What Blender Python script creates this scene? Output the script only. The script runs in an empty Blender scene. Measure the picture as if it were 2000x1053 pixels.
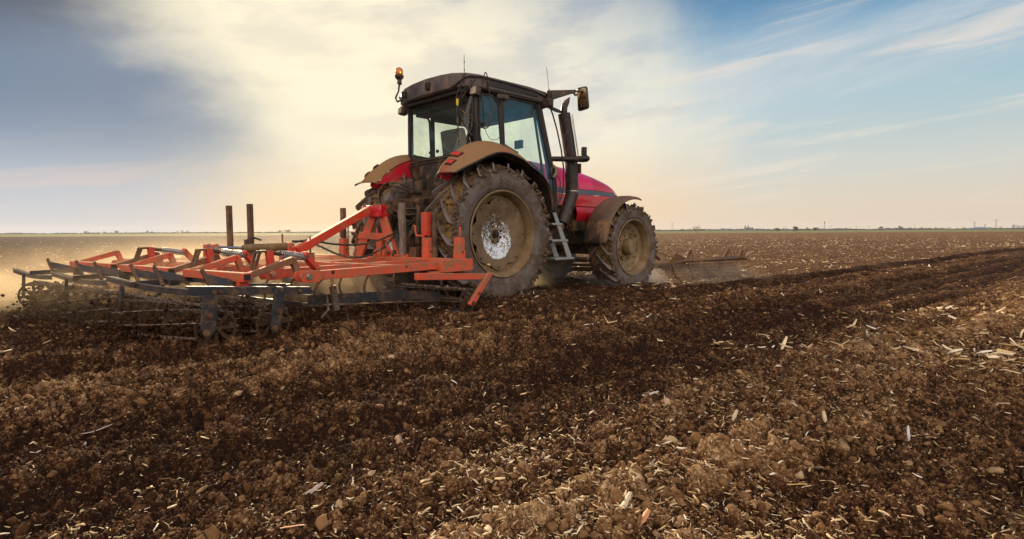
import bpy, bmesh, math, random
import numpy as np
from mathutils import Vector, Matrix, noise as mnoise
R = math.radians
sc = bpy.context.scene
COL = sc.collection
# ------------------------------------------------------------------ camera, sky, sun, exposure
CAM_H = 0.95
FPX = 1100.0                       # focal length in pixels of a 2000 px wide picture
PITCH = math.atan(74.5 / FPX)
ROLL = R(0.27)
_fw = Vector((0, math.cos(PITCH), -math.sin(PITCH)))
_r0 = Vector((1, 0, 0)); _u0 = _r0.cross(_fw)
_r = _r0 * math.cos(ROLL) - _u0 * math.sin(ROLL)
_u = _u0 * math.cos(ROLL) + _r0 * math.sin(ROLL)
CAMP = Vector((0, 0, CAM_H))
cam = bpy.data.cameras.new('camera')
cam.sensor_width = 36; cam.lens = 36 * FPX / 2000
cam.clip_start = 0.05; cam.clip_end = 20000
cam_ob = bpy.data.objects.new('camera', cam); COL.objects.link(cam_ob)
m = Matrix((( _r.x, _u.x, -_fw.x, 0), (_r.y, _u.y, -_fw.y, 0), (_r.z, _u.z, -_fw.z, CAM_H), (0, 0, 0, 1)))
cam_ob.matrix_world = m
sc.camera = cam_ob
sc.view_settings.view_transform = 'Standard'; sc.view_settings.look = 'None'
sc.view_settings.exposure = 0.28; sc.view_settings.gamma = 1.0
sc.cycles.max_bounces = 8; sc.cycles.diffuse_bounces = 3; sc.cycles.glossy_bounces = 3
sc.cycles.transparent_max_bounces = 16; sc.cycles.volume_bounces = 0
sc.cycles.use_denoising = True
sc.cycles.volume_step_rate = 1.0; sc.cycles.volume_max_steps = 64

SUN_AZ, SUN_EL = R(-24), R(17)
sun = bpy.data.lights.new('sun', 'SUN'); sun.energy = 5.0; sun.angle = R(2.5); sun.color = (1.0, 0.77, 0.49)
sun_ob = bpy.data.objects.new('sun', sun); COL.objects.link(sun_ob)
sd = Vector((math.sin(SUN_AZ) * math.cos(SUN_EL), math.cos(SUN_AZ) * math.cos(SUN_EL), math.sin(SUN_EL)))
sun_ob.rotation_euler = sd.to_track_quat('Z', 'Y').to_euler()

# ---- node expression helper
class X:
    def __init__(s, nt, sock): s.nt = nt; s.s = sock
    def _m(s, op, b=None, c=None, rev=False, clamp=False):
        n = s.nt.nodes.new('ShaderNodeMath'); n.operation = op; n.use_clamp = clamp
        args = [s, b, c] if not rev else [b, s, c]
        for i, a in enumerate(args):
            if a is None: continue
            if isinstance(a, X): s.nt.links.new(a.s, n.inputs[i])
            else: n.inputs[i].default_value = float(a)
        return X(s.nt, n.outputs[0])
    def __add__(s, b): return s._m('ADD', b)
    __radd__ = __add__
    def __mul__(s, b): return s._m('MULTIPLY', b)
    __rmul__ = __mul__
    def __sub__(s, b): return s._m('SUBTRACT', b)
    def __rsub__(s, b): return s._m('SUBTRACT', b, rev=True)
    def __truediv__(s, b): return s._m('DIVIDE', b)
    def pw(s, b): return s._m('POWER', b)
    def ab(s): return s._m('ABSOLUTE')
    def mx(s, b): return s._m('MAXIMUM', b)
    def mn(s, b): return s._m('MINIMUM', b)
    def sin(s): return s._m('SINE')
    def asin(s): return s._m('ARCSINE')
    def atan2(s, b): return s._m('ARCTAN2', b)
    def ss(s, a, b):                                     # smoothstep a..b -> 0..1
        n = s.nt.nodes.new('ShaderNodeMapRange'); n.interpolation_type = 'SMOOTHSTEP'
        s.nt.links.new(s.s, n.inputs[0]); n.inputs[1].default_value = a; n.inputs[2].default_value = b
        if a > b:
            n.inputs[1].default_value = b; n.inputs[2].default_value = a; n.inputs[3].default_value = 1; n.inputs[4].default_value = 0
        return X(s.nt, n.outputs[0])
    def gauss(s): return (s * s * -1.0)._m('EXPONENT')
def inp(nt, node, key, v):
    if isinstance(v, X): nt.links.new(v.s, node.inputs[key])
    elif v is not None: node.inputs[key].default_value = v
def mixc(nt, f, a, b):
    n = nt.nodes.new('ShaderNodeMix'); n.data_type = 'RGBA'; n.clamp_factor = True
    for k, v in ((0, f), (6, a), (7, b)):
        if isinstance(v, X): nt.links.new(v.s, n.inputs[k])
        elif k == 0: n.inputs[k].default_value = v
        else: n.inputs[k].default_value = (*v, 1) if len(v) == 3 else v
    return X(nt, n.outputs[2])
def comb(nt, x, y, z):
    n = nt.nodes.new('ShaderNodeCombineXYZ')
    for i, v in enumerate((x, y, z)): inp(nt, n, i, v)
    return X(nt, n.outputs[0])
def sep(nt, v):
    n = nt.nodes.new('ShaderNodeSeparateXYZ'); nt.links.new(v.s, n.inputs[0])
    return [X(nt, o) for o in n.outputs]
def tnoise(nt, vec, scale, detail=4, rough=0.55, dist=0.0, col=False):
    n = nt.nodes.new('ShaderNodeTexNoise'); n.noise_dimensions = '3D'
    if vec is not None: nt.links.new(vec.s, n.inputs['Vector'])
    n.inputs['Scale'].default_value = scale; n.inputs['Detail'].default_value = detail
    n.inputs['Roughness'].default_value = rough; n.inputs['Distortion'].default_value = dist
    return X(nt, n.outputs['Color' if col else 'Fac'])
def tvor(nt, vec, scale, out='Distance', feat='F1', rand=1.0):
    n = nt.nodes.new('ShaderNodeTexVoronoi'); n.feature = feat
    if vec is not None: nt.links.new(vec.s, n.inputs['Vector'])
    n.inputs['Scale'].default_value = scale; n.inputs['Randomness'].default_value = rand
    return X(nt, n.outputs[out])
def ramp(nt, f, stops):
    n = nt.nodes.new('ShaderNodeValToRGB'); nt.links.new(f.s, n.inputs[0])
    e = n.color_ramp.elements
    while len(e) < len(stops): e.new(0.5)
    for i, (p, c) in enumerate(stops): e[i].position = p; e[i].color = (*c, 1)
    return X(nt, n.outputs[0])
def lin(*c): return tuple(((v / 255) / 12.92 if v / 255 <= .04045 else ((v / 255 + .055) / 1.055) ** 2.4) for v in c)

# ---- world: physical sky under painted-by-noise cloud layers (all in sky directions)
w = bpy.data.worlds.new('World'); sc.world = w; w.use_nodes = True
nt = w.node_tree; nt.nodes.clear()
out = nt.nodes.new('ShaderNodeOutputWorld'); bg = nt.nodes.new('ShaderNodeBackground')
nt.links.new(bg.outputs[0], out.inputs[0])
tc = nt.nodes.new('ShaderNodeTexCoord'); D = X(nt, tc.outputs['Generated'])
sky = nt.nodes.new('ShaderNodeTexSky'); sky.sky_type = 'NISHITA'; sky.sun_disc = False
sky.sun_elevation = SUN_EL; sky.sun_rotation = SUN_AZ; sky.air_density = 1.0; sky.dust_density = 1.5
dx, dy, dz = sep(nt, D)
az = dx.atan2(dy); el = dz.mn(0.9999).mx(-0.9999).asin()
n1 = tnoise(nt, D, 2.2, 5, 0.55, 0.6); n2 = tnoise(nt, D, 5.0, 6, 0.6, 0.4)
streak_v = comb(nt, az * 1.6 + el * 0.9, el * 13.0 - az * 3.2, 0.0)
st = tnoise(nt, streak_v, 1.6, 7, 0.62, 0.5)
st2v = comb(nt, az * 2.2, el * 22.0 - az * 2.5, 3.7)
st2 = tnoise(nt, st2v, 1.3, 7, 0.6, 0.7)
elw = el + (n1 - 0.5) * 0.08
deg = 57.2958
blue = ramp(nt, (elw * deg) / 60.0, [(0.0, lin(226, 205, 184)), (0.035, lin(222, 207, 188)), (0.10, lin(205, 208, 202)), (0.19, lin(165, 195, 205)),
                         (0.29, lin(112, 160, 192)), (0.37, lin(66, 120, 165)), (0.60, lin(50, 104, 158)), (1.0, lin(60, 110, 170))])
nish = X(nt, sky.outputs[0])
sk = nt.nodes.new('ShaderNodeVectorMath'); sk.operation = 'SCALE'; nt.links.new(nish.s, sk.inputs[0]); sk.inputs['Scale'].default_value = 0.10
base = mixc(nt, 0.9, X(nt, sk.outputs[0]), blue)
# grey-blue veil low and left
grey = ramp(nt, (elw * deg) / 60.0, [(0.0, lin(208, 204, 204)), (0.08, lin(188, 196, 206)), (0.2, lin(128, 150, 178)), (0.32, lin(108, 126, 152)), (0.42, lin(76, 80, 96)), (0.8, lin(110, 120, 140))])
gm = (az + (n1 - 0.5) * 0.35).ss(-0.34, -0.64)
base = mixc(nt, gm, base, grey)
# cream cloud mass in front of the sun
def blob(u, v, su, sv, rot=0.0, warp=0.25, nz=None):
    nz = nz or n1
    a = az - u; b = el - v
    c, s_ = math.cos(rot), math.sin(rot)
    p = (a * c + b * s_) / su + (nz - 0.5) * warp * 4; q = (b * c - a * s_) / sv + (n2 - 0.5) * warp * 3
    return (p * p + q * q) * 1.0
def amask(r2, a=1.4, b=0.35): return r2.ss(a, b)
cream = mixc(nt, el.ss(0.02, 0.18), lin(244, 203, 150), lin(252, 240, 212))
wisp = tnoise(nt, comb(nt, az * 3.0 + el * 2.0, el * 9.0 - az * 1.5, 1.3), 1.7, 7, 0.58, 0.15)
cream = mixc(nt, wisp.ss(0.42, 0.66) * 0.75 * el.ss(0.05, 0.2), cream, lin(200, 196, 192))
m1 = amask(blob(-0.33, 0.20, 0.36, 0.30, -0.5, 0.22), 1.6, 0.2)
m2 = amask(blob(-0.10, 0.20, 0.40, 0.24, 0.0, 0.26), 2.0, 0.0)
m3 = amask(blob(-0.24, 0.09, 0.26, 0.12, 0.0, 0.20), 2.2, 0.1) * 0.85
base = mixc(nt, m2 * 0.85, base, cream); base = mixc(nt, m1 * 0.97, base, cream); base = mixc(nt, m3, base, cream)
# sun glow through the cloud
g = ((az + 0.36) * (az + 0.36) * 11.0 + (el - 0.19) * (el - 0.19) * 26.0)
glow = (g * -1.0)._m('EXPONENT')
base = mixc(nt, glow * 0.7, base, lin(255, 243, 210))
base = mixc(nt, (az + (n1 - 0.5) * 0.25).ss(-0.38, -0.62) * el.ss(0.30, 0.12) * 0.8, base, grey)
# dark cloud bank upper left with a frayed edge
dk = ((az + 0.50) * 1.0 + (el - 0.30) * 0.95 + (n1 - 0.5) * 0.36 + (n2 - 0.5) * 0.16 + (wisp - 0.5) * 0.30 + 0.065)
dark = mixc(nt, (el + (n2 - 0.5) * 0.1 - (az + 0.6) * 0.3).ss(0.24, 0.40), lin(118, 134, 156), lin(62, 60, 68))
m4 = dk.ss(0.14, -0.16) * el.ss(0.02, 0.22)
base = mixc(nt, m4 * 0.92, base, dark)
# cirrus on the right, rising to the right
cm = (el - az * 0.16 - 0.165).ab().ss(0.13, 0.0) * az.ss(-0.15, 0.15)
base = mixc(nt, cm * (st * 0.55 + n1 * 0.45).ss(0.28, 0.74) * 0.9, base, lin(208, 212, 214))
cm2 = (st2.ss(0.50, 0.72)) * el.ss(0.01, 0.05) * el.ss(0.42, 0.22) * az.ss(-0.45, 0.1)
base = mixc(nt, cm2 * 0.55, base, lin(238, 222, 206))
cm3 = (st2.ss(0.52, 0.66)) * el.ss(0.02, 0.05) * el.ss(0.16, 0.07) * az.ss(-0.05, -0.3)
base = mixc(nt, cm3 * 0.25, base, lin(240, 206, 182))
# the unseen sky behind the camera, brightened as added warm fill for near faces
bk = dy.ss(0.1, -0.5)
base = mixc(nt, bk * el.ss(0.0, 0.25), base, (2.0, 1.72, 1.42))
nt.links.new(base.s, bg.inputs[0]); bg.inputs[1].default_value = 0.88

# ------------------------------------------------------------------ mesh helpers
def frame_of(d, up=Vector((0, 0, 1))):
    d = Vector(d).normalized()
    if abs(d.dot(up)) > 0.98: up = Vector((1, 0, 0))
    s = d.cross(up).normalized(); u = s.cross(d).normalized()
    return d, s, u
class MB:
    def __init__(s): s.v = []; s.f = []
    def add(s, vs, fs):
        o = len(s.v); s.v += [tuple(p) for p in vs]; s.f += [tuple(i + o for i in f) for f in fs]; return s
    def box(s, c, size, M=None):
        c = Vector(c); hx, hy, hz = [k / 2 for k in size]
        vs = [Vector((x, y, z)) for x in (-hx, hx) for y in (-hy, hy) for z in (-hz, hz)]
        if M is not None: vs = [M @ p for p in vs]
        return s.add([p + c for p in vs], [(0, 1, 3, 2), (4, 6, 7, 5), (0, 4, 5, 1), (2, 3, 7, 6), (0, 2, 6, 4), (1, 5, 7, 3)])
    def bar(s, a, b, wd, ht, up=(0, 0, 1), wd2=None, ht2=None):
        a, b = Vector(a), Vector(b); d, sd_, u = frame_of(b - a, Vector(up))
        vs = []
        for p, w_, h_ in ((a, wd, ht), (b, wd2 or wd, ht2 or ht)):
            for i, j in ((-1, -1), (1, -1), (1, 1), (-1, 1)): vs.append(p + sd_ * (i * w_ / 2) + u * (j * h_ / 2))
        return s.add(vs, [(3, 2, 1, 0), (4, 5, 6, 7), (0, 1, 5, 4), (1, 2, 6, 5), (2, 3, 7, 6), (3, 0, 4, 7)])
    def tube(s, pts, r, n=8, cap=True):
        pts = [Vector(p) for p in pts]; rs = r if isinstance(r, (list, tuple)) else [r] * len(pts)
        vs, fs = [], []; up = None
        for i, p in enumerate(pts):
            t = (pts[min(i + 1, len(pts) - 1)] - pts[max(i - 1, 0)]).normalized()
            if up is None: _, sd_, up = frame_of(t)
            else:
                sd_ = t.cross(up).normalized(); up = sd_.cross(t).normalized()
            for k in range(n):
                a = 2 * math.pi * k / n; vs.append(p + sd_ * (math.cos(a) * rs[i]) + up * (math.sin(a) * rs[i]))
        for i in range(len(pts) - 1):
            for k in range(n):
                a, b = i * n + k, i * n + (k + 1) % n; fs.append((a, b, b + n, a + n))
        if cap: fs.append(tuple(range(n))[::-1]); fs.append(tuple((len(pts) - 1) * n + k for k in range(n)))
        return s.add(vs, fs)
    def lathe(s, prof, c, axis, n=32, closed=False, a0=0, a1=2 * math.pi, ref=None):
        """prof: (radius, distance along axis)"""
        c = Vector(c); d = Vector(axis).normalized()
        u = Vector(ref) if ref else frame_of(d)[2]; v_ = d.cross(u)
        full = abs(a1 - a0 - 2 * math.pi) < 1e-6; m_ = n if full else n + 1
        vs, fs = [], []
        for r_, h_ in prof:
            for k in range(m_):
                a = a0 + (a1 - a0) * k / n; vs.append(c + d * h_ + (u * math.cos(a) + v_ * math.sin(a)) * r_)
        P = len(prof)
        for i in range(P if closed else P - 1):
            j = (i + 1) % P
            for k in range(n):
                k2 = (k + 1) % m_
                fs.append((i * m_ + k, i * m_ + k2, j * m_ + k2, j * m_ + k))
        return s.add(vs, fs)
    def cyl(s, a, b, r, n=16, r2=None):
        a, b = Vector(a), Vector(b); L = (b - a).length
        return s.lathe([(0.0005, 0), (r, 0), (r2 or r, L), (0.0005, L)], a, b - a, n)
    def prism(s, poly, t):
        """poly: 3D points of a planar outline, t: thickness vector"""
        n = len(poly); t = Vector(t); a = [Vector(p) for p in poly]; b = [p + t for p in a]
        fs = [tuple(range(n))[::-1], tuple(range(n, 2 * n))] + [(i, (i + 1) % n, (i + 1) % n + n, i + n) for i in range(n)]
        return s.add(a + b, fs)
    def sheet(s, rows, t=0.0, flip=False):
        """rows: 2D list of points; t > 0 gives a closed shell of that thickness along the averaged normals"""
        nr, nc = len(rows), len(rows[0]); P = [[Vector(p) for p in r_] for r_ in rows]
        top = [p for r_ in P for p in r_]
        F = [(i * nc + j, i * nc + j + 1, (i + 1) * nc + j + 1, (i + 1) * nc + j) for i in range(nr - 1) for j in range(nc - 1)]
        if not t: return s.add(top, F)
        N = []
        for i in range(nr):
            for j in range(nc):
                a = P[min(i + 1, nr - 1)][j] - P[max(i - 1, 0)][j]; b = P[i][min(j + 1, nc - 1)] - P[i][max(j - 1, 0)]
                N.append(a.cross(b).normalized() * (t if not flip else -t))
        bot = [p + q for p, q in zip(top, N)]; o = nr * nc
        F2 = [tuple(k + o for k in f)[::-1] for f in F]
        ed = [j for j in range(nc)] + [i * nc + nc - 1 for i in range(1, nr)] + [(nr - 1) * nc + j for j in range(nc - 2, -1, -1)] + [i * nc for i in range(nr - 2, 0, -1)]
        F3 = [(ed[k], ed[(k + 1) % len(ed)], ed[(k + 1) % len(ed)] + o, ed[k] + o) for k in range(len(ed))]
        return s.add(top + bot, F + F2 + F3)
    def jitter(s, amp, scale, start=0):
        for i in range(start, len(s.v)):
            p = Vector(s.v[i]); q = mnoise.noise_vector(p * scale) + mnoise.noise_vector(p * scale * 2.7) * 0.5
            s.v[i] = tuple(p + q * amp)
        return s
    def build(s, name, mat, parent=None, bevel=0, smooth=35, seg=2, sub=0):
        me = bpy.data.meshes.new(name); me.from_pydata(s.v, [], s.f); me.update()
        bm_ = bmesh.new(); bm_.from_mesh(me); bmesh.ops.remove_doubles(bm_, verts=bm_.verts, dist=1e-5)
        bmesh.ops.recalc_face_normals(bm_, faces=bm_.faces); bm_.to_mesh(me); bm_.free()
        me.materials.append(mat)
        if smooth:
            me.polygons.foreach_set('use_smooth', [True] * len(me.polygons)); me.set_sharp_from_angle(angle=R(smooth))
        o = bpy.data.objects.new(name, me); COL.objects.link(o)
        if bevel:
            b = o.modifiers.new('bevel', 'BEVEL'); b.width = bevel; b.segments = seg; b.limit_method = 'ANGLE'; b.angle_limit = R(40); b.harden_normals = False
        if parent is not None: o.parent = parent
        return o
def np_mesh(name, co, quads, mat, attr=None, smooth=False, tris=None):
    me = bpy.data.meshes.new(name)
    me.vertices.add(len(co)); me.vertices.foreach_set('co', np.ascontiguousarray(co, dtype=np.float32).ravel())
    k = quads.shape[1]
    me.loops.add(quads.size); me.loops.foreach_set('vertex_index', np.ascontiguousarray(quads, dtype=np.int32).ravel())
    me.polygons.add(len(quads)); me.polygons.foreach_set('loop_start', np.arange(0, quads.size, k, dtype=np.int32))
    me.polygons.foreach_set('loop_total', np.full(len(quads), k, dtype=np.int32)) if False else None
    me.update(calc_edges=True)
    if smooth: me.polygons.foreach_set('use_smooth', np.ones(len(quads), dtype=bool))
    for an, av in (attr or {}).items():
        a = me.attributes.new(an, 'FLOAT', 'POINT'); a.data.foreach_set('value', np.ascontiguousarray(av, dtype=np.float32))
    me.materials.append(mat); me.validate()
    o = bpy.data.objects.new(name, me); COL.objects.link(o); return o
def tag(o, label=None, cat=None, group=None, kind=None):
    if label: o['label'] = label
    if cat: o['category'] = cat
    if group: o['group'] = group
    if kind: o['kind'] = kind
    return o
def empty(name, loc, rz=0.0):
    o = bpy.data.objects.new(name, None); COL.objects.link(o); o.location = loc; o.rotation_euler = (0, 0, rz); o.empty_display_size = .2
    return o

# ------------------------------------------------------------------ materials
def newmat(name):
    mt = bpy.data.materials.new(name); mt.use_nodes = True; n_ = mt.node_tree; n_.nodes.clear()
    o = n_.nodes.new('ShaderNodeOutputMaterial'); b = n_.nodes.new('ShaderNodeBsdfPrincipled'); n_.links.new(b.outputs[0], o.inputs[0])
    t = n_.nodes.new('ShaderNodeTexCoord')
    return mt, n_, b, X(n_, t.outputs['Object']), o
def bump(n_, b, h, strength=0.3, dist=0.01):
    bn = n_.nodes.new('ShaderNodeBump'); bn.inputs['Strength'].default_value = strength; bn.inputs['Distance'].default_value = dist
    n_.links.new(h.s, bn.inputs['Height']); n_.links.new(bn.outputs[0], b.inputs['Normal'])
def worn(name, c, rough=0.5, metal=0.0, dirt=(0.16, 0.10, 0.055), amount=0.35, scale=6.0, top=0.0, rough2=0.9, var=0.25, bmp=0.15, coat=0.0, streak=False):
    """paint or metal with patchy dirt; top = extra dust that settles on faces looking up"""
    mt, n_, b, P, _ = newmat(name)
    a = tnoise(n_, P, scale, 6, 0.65); f = tnoise(n_, P, scale * 7, 5, 0.6)
    if streak:
        x_, y_, z_ = sep(n_, P); f = tnoise(n_, comb(n_, x_ * 9.0, y_ * 9.0, z_ * 1.2), scale, 5, 0.6)
    k = (a * 0.65 + f * 0.35).ss(0.62 - amount * 0.42, 0.72 - amount * 0.25)
    if top:
        g_ = n_.nodes.new('ShaderNodeNewGeometry'); nz = sep(n_, X(n_, g_.outputs['Normal']))[2]
        k = k.mx((nz + (a - 0.5) * 0.9).ss(0.25, 0.75) * top)
    cc = mixc(n_, (f - 0.5) * 2 * var + 0.35, c, tuple(v * 0.55 for v in c))
    col = mixc(n_, k, cc, mixc(n_, f, dirt, tuple(v * 1.7 for v in dirt)))
    n_.links.new(col.s, b.inputs['Base Color'])
    rr = k * (rough2 - rough) + rough + (f - 0.5) * 0.15
    n_.links.new(rr.s, b.inputs['Roughness']); b.inputs['Metallic'].default_value = 0; n_.links.new((0.45 - k * 0.4).s, b.inputs['Specular IOR Level'])
    if metal: n_.links.new(((1.0 - k) * metal).s, b.inputs['Metallic'])
    if coat: n_.links.new(((1.0 - k) * coat).s, b.inputs['Coat Weight']); b.inputs['Coat Roughness'].default_value = 0.08
    bump(n_, b, f * 0.5 + k * 0.5, bmp, 0.006)
    return mt
MUD = (0.17, 0.105, 0.055)
M = {}
M['red'] = worn('red_paint', (0.55, 0.010, 0.022), 0.28, 0, MUD, 0.22, 4, 0.0, coat=0.5, var=0.1)
M['pink'] = worn('pink_red_paint', (0.72, 0.018, 0.11), 0.30, 0, MUD, 0.05, 4, 0.0, coat=0.4, var=0.05, bmp=0.03)  # upper hood panel, pinker than the red nose
M['crimson'] = worn('fender_red_paint', (0.60, 0.012, 0.04), 0.35, 0, (0.15, 0.09, 0.048), 0.3, 5, 0.97, coat=0.0, var=0.1, bmp=0.03)
M['fendertop'] = worn('dust_covered_red_fender', (0.50, 0.02, 0.05), 0.6, 0, (0.165, 0.10, 0.052), 0.80, 5, 0.95, rough2=.95, var=.1, bmp=.05)
M['stripe'] = worn('blue_grey_stripe', (0.09, 0.12, 0.17), 0.4, 0, MUD, 0.2, 5)
M['roof'] = worn('dusty_dark_roof_plastic', (0.060, 0.050, 0.052), 0.42, 0, (0.125, 0.092, 0.085), 0.42, 2.5, 0.6, streak=True)
M['dark'] = worn('black_plastic', (0.022, 0.018, 0.017), 0.45, 0, (0.13, 0.08, 0.05), 0.32, 7, 0.5)
M['black'] = worn('black_frame', (0.016, 0.012, 0.011), 0.45, 0, (0.055, 0.030, 0.020), 0.30, 9, 0.1)
M['under'] = worn('greasy_chassis', (0.018, 0.015, 0.013), 0.6, 0, (0.10, 0.06, 0.035), 0.5, 6, 0.6)
M['exhaust'] = worn('dark_exhaust_pipe', (0.028, 0.019, 0.019), 0.42, 0.3, (0.10, 0.06, 0.045), 0.3, 5, streak=True)
M['ffender'] = worn('rusty_dark_fender_plastic', (0.05, 0.034, 0.032), 0.38, 0, (0.16, 0.09, 0.048), 0.34, 3, 0.45, streak=True)
M['hose'] = worn('black_rubber_hose', (0.02, 0.017, 0.015), 0.55, 0, MUD, 0.3, 12)
M['step'] = worn('galvanised_steps', (0.36, 0.40, 0.42), 0.4, 0.5, MUD, 0.32, 12, 0.3)
M['orange'] = worn('orange_red_implement_paint', (0.72, 0.088, 0.040), 0.45, 0, (0.20, 0.105, 0.06), 0.44, 9, 0.8, coat=0.15, var=0.2)
M['orange2'] = worn('deeper_red_orange_paint', (0.60, 0.045, 0.02), 0.45, 0, (0.22, 0.10, 0.05), 0.28, 6, 0.3, coat=0.1, var=0.2)
M['steel'] = worn('dark_blue_grey_steel', (0.034, 0.038, 0.050), 0.42, 0.35, (0.11, 0.062, 0.035), 0.36, 9, 0.25)
M['worn'] = worn('soil_worn_steel', (0.20, 0.17, 0.15), 0.33, 0.6, (0.07, 0.038, 0.02), 0.62, 10, 0.1)
M['barsteel'] = worn('scoured_roller_bar', (0.30, 0.26, 0.23), 0.3, 0.5, (0.05, 0.027, 0.015), 0.58, 22, 0.0)
M['cage'] = worn('muddy_roller_steel', (0.10, 0.085, 0.075), 0.4, 0.4, (0.045, 0.024, 0.013), 0.7, 14, 0.0)
M['rust'] = worn('rusty_steel', (0.11, 0.042, 0.018), 0.65, 0.1, (0.13, 0.075, 0.04), 0.4, 8, 0.2)
M['oldred'] = worn('faded_red_brown_steel', (0.24, 0.09, 0.05), 0.6, 0.0, (0.17, 0.10, 0.055), 0.4, 8, 0.3)
M['bright'] = worn('polished_steel', (0.55, 0.53, 0.50), 0.22, 0.9, MUD, 0.12, 14)
M['spring'] = worn('zinc_spring_wire', (0.50, 0.50, 0.52), 0.3, 0.7, MUD, 0.25, 20)
M['post'] = worn('dark_brown_square_tube', (0.075, 0.042, 0.028), 0.55, 0.1, (0.15, 0.09, 0.055), 0.4, 5, streak=True)
M['rim'] = worn('mud_coated_rim', (0.24, 0.17, 0.10), 0.5, 0, (0.12, 0.078, 0.04), 0.55, 5, 0.1)
M['seat'] = worn('grey_cloth_seat', (0.10, 0.10, 0.11), 0.9, 0, (0.16, 0.13, 0.1), 0.2, 6)
M['yellow'] = worn('yellow_tape', (0.75, 0.62, 0.02), 0.5, 0, MUD, 0.1, 9)
def wood():
    mt, n_, b, P, _ = newmat('weathered_grey_wood'); x_, y_, z_ = sep(n_, P)
    g_ = tnoise(n_, comb(n_, x_ * 14.0, y_ * 14.0, z_ * 1.1), 6, 7, 0.65, 1.0)
    n_.links.new(mixc(n_, g_.ss(0.3, 0.7), (0.07, 0.045, 0.035), (0.27, 0.20, 0.17)).s, b.inputs['Base Color']); b.inputs['Roughness'].default_value = .85
    bump(n_, b, g_, 0.8, 0.01); return mt
M['wood'] = wood()
def tyre_mat(name, mud, rub, amount, bs=0.9):
    mt, n_, b, P, _ = newmat(name)
    a = tnoise(n_, P, 5, 7, 0.65); f = tnoise(n_, P, 40, 5, 0.7); fi = tnoise(n_, P, 130, 3, 0.7)
    k = (a * 0.7 + f * 0.3).ss(0.54 - amount * 0.3, 0.68 - amount * 0.2)
    mud_c = mixc(n_, (f * 0.65 + fi * 0.35).ss(0.35, 0.68), tuple(v * 0.42 for v in mud), tuple(v * 1.25 for v in mud))
    n_.links.new(mixc(n_, k, mixc(n_, f, rub, tuple(v * 1.7 for v in rub)), mud_c).s, b.inputs['Base Color'])
    n_.links.new((k * 0.45 + 0.48).s, b.inputs['Roughness'])
    bump(n_, b, f * 0.5 + fi * 0.3 + k * 0.4, bs, 0.02); return mt
M['tread'] = tyre_mat('mud_caked_tread', (0.24, 0.13, 0.042), (0.035, 0.024, 0.016), 0.6)
M['lug'] = tyre_mat('worn_grey_tyre_lug', (0.10, 0.06, 0.035), (0.115, 0.092, 0.092), 0.12)
M['wall'] = tyre_mat('muddy_tyre_sidewall', (0.085, 0.050, 0.027), (0.088, 0.070, 0.068), 0.46, 0.4)
M['mud'] = tyre_mat('clotted_mud', (0.12, 0.07, 0.035), (0.06, 0.035, 0.02), 0.6)
def disc_mat():
    """brown wheel disc with a ring of flaking white paint round the hub"""
    mt, n_, b, P, _ = newmat('wheel_disc_flaking_white_paint'); x_, y_, z_ = sep(n_, P)
    r2 = (x_ + 0.01) * (x_ + 0.01) * 1.3 + (z_ + 0.04) * (z_ + 0.04)
    r_ = r2.pw(0.5)
    a = tnoise(n_, P, 26, 4, 0.7, 1.2); f = tnoise(n_, P, 60, 4, 0.6); big = tnoise(n_, P, 4, 3, 0.5)
    ring = r_.ss(0.07, 0.12) * (r_ + (big - 0.5) * 0.14).ss(0.345, 0.30)
    k = (a + ring * 0.36 - 0.36 - (z_ * 0.30)).ss(0.515, 0.535) * ring
    spl = (tnoise(n_, P, 75, 2, 0.5)).ss(0.70, 0.73) * r_.ss(0.40, 0.28)
    k = k.mx(spl * 0.8)
    brown = mixc(n_, (big * 0.6 + f * 0.4).ss(0.35, 0.7), (0.085, 0.052, 0.026), (0.19, 0.122, 0.066))
    n_.links.new(mixc(n_, k, brown, (0.62, 0.70, 0.80)).s, b.inputs['Base Color']); b.inputs['Roughness'].default_value = .6
    bump(n_, b, k * 0.6 + f * 0.4, 0.3, 0.004); return mt
M['disc'] = disc_mat()
def glass(name, tint, haze, hz):
    mt, n_, b, P, o = newmat(name); n_.nodes.remove(b)
    t = n_.nodes.new('ShaderNodeBsdfTransparent'); t.inputs[0].default_value = (*tint, 1)
    g_ = n_.nodes.new('ShaderNodeBsdfGlossy'); g_.inputs['Roughness'].default_value = 0.03
    d = n_.nodes.new('ShaderNodeBsdfDiffuse'); d.inputs[0].default_value = (*haze, 1)
    fr = n_.nodes.new('ShaderNodeFresnel'); fr.inputs[0].default_value = 1.5
    m1_ = n_.nodes.new('ShaderNodeMixShader'); m2_ = n_.nodes.new('ShaderNodeMixShader')
    dirt = tnoise(n_, P, 3.5, 6, 0.65).ss(0.35, 0.8) * hz * 1.3 + hz * 0.5
    spk = tnoise(n_, P, 60, 2, 0.5).ss(0.72, 0.76) * 0.5
    n_.links.new((dirt + spk).s, m1_.inputs[0]); n_.links.new(t.outputs[0], m1_.inputs[1]); n_.links.new(d.outputs[0], m1_.inputs[2])
    n_.links.new(fr.outputs[0], m2_.inputs[0]); n_.links.new(m1_.outputs[0], m2_.inputs[1]); n_.links.new(g_.outputs[0], m2_.inputs[2])
    n_.links.new(m2_.outputs[0], o.inputs[0]); return mt
M['glass'] = glass('green_tinted_glass', (0.93, 1.0, 0.96), (0.42, 0.56, 0.46), 0.035)
M['glass_blue'] = glass('blue_green_tinted_side_glass', (0.90, 1.0, 0.95), (0.025, 0.25, 0.44), 0.19)
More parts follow.
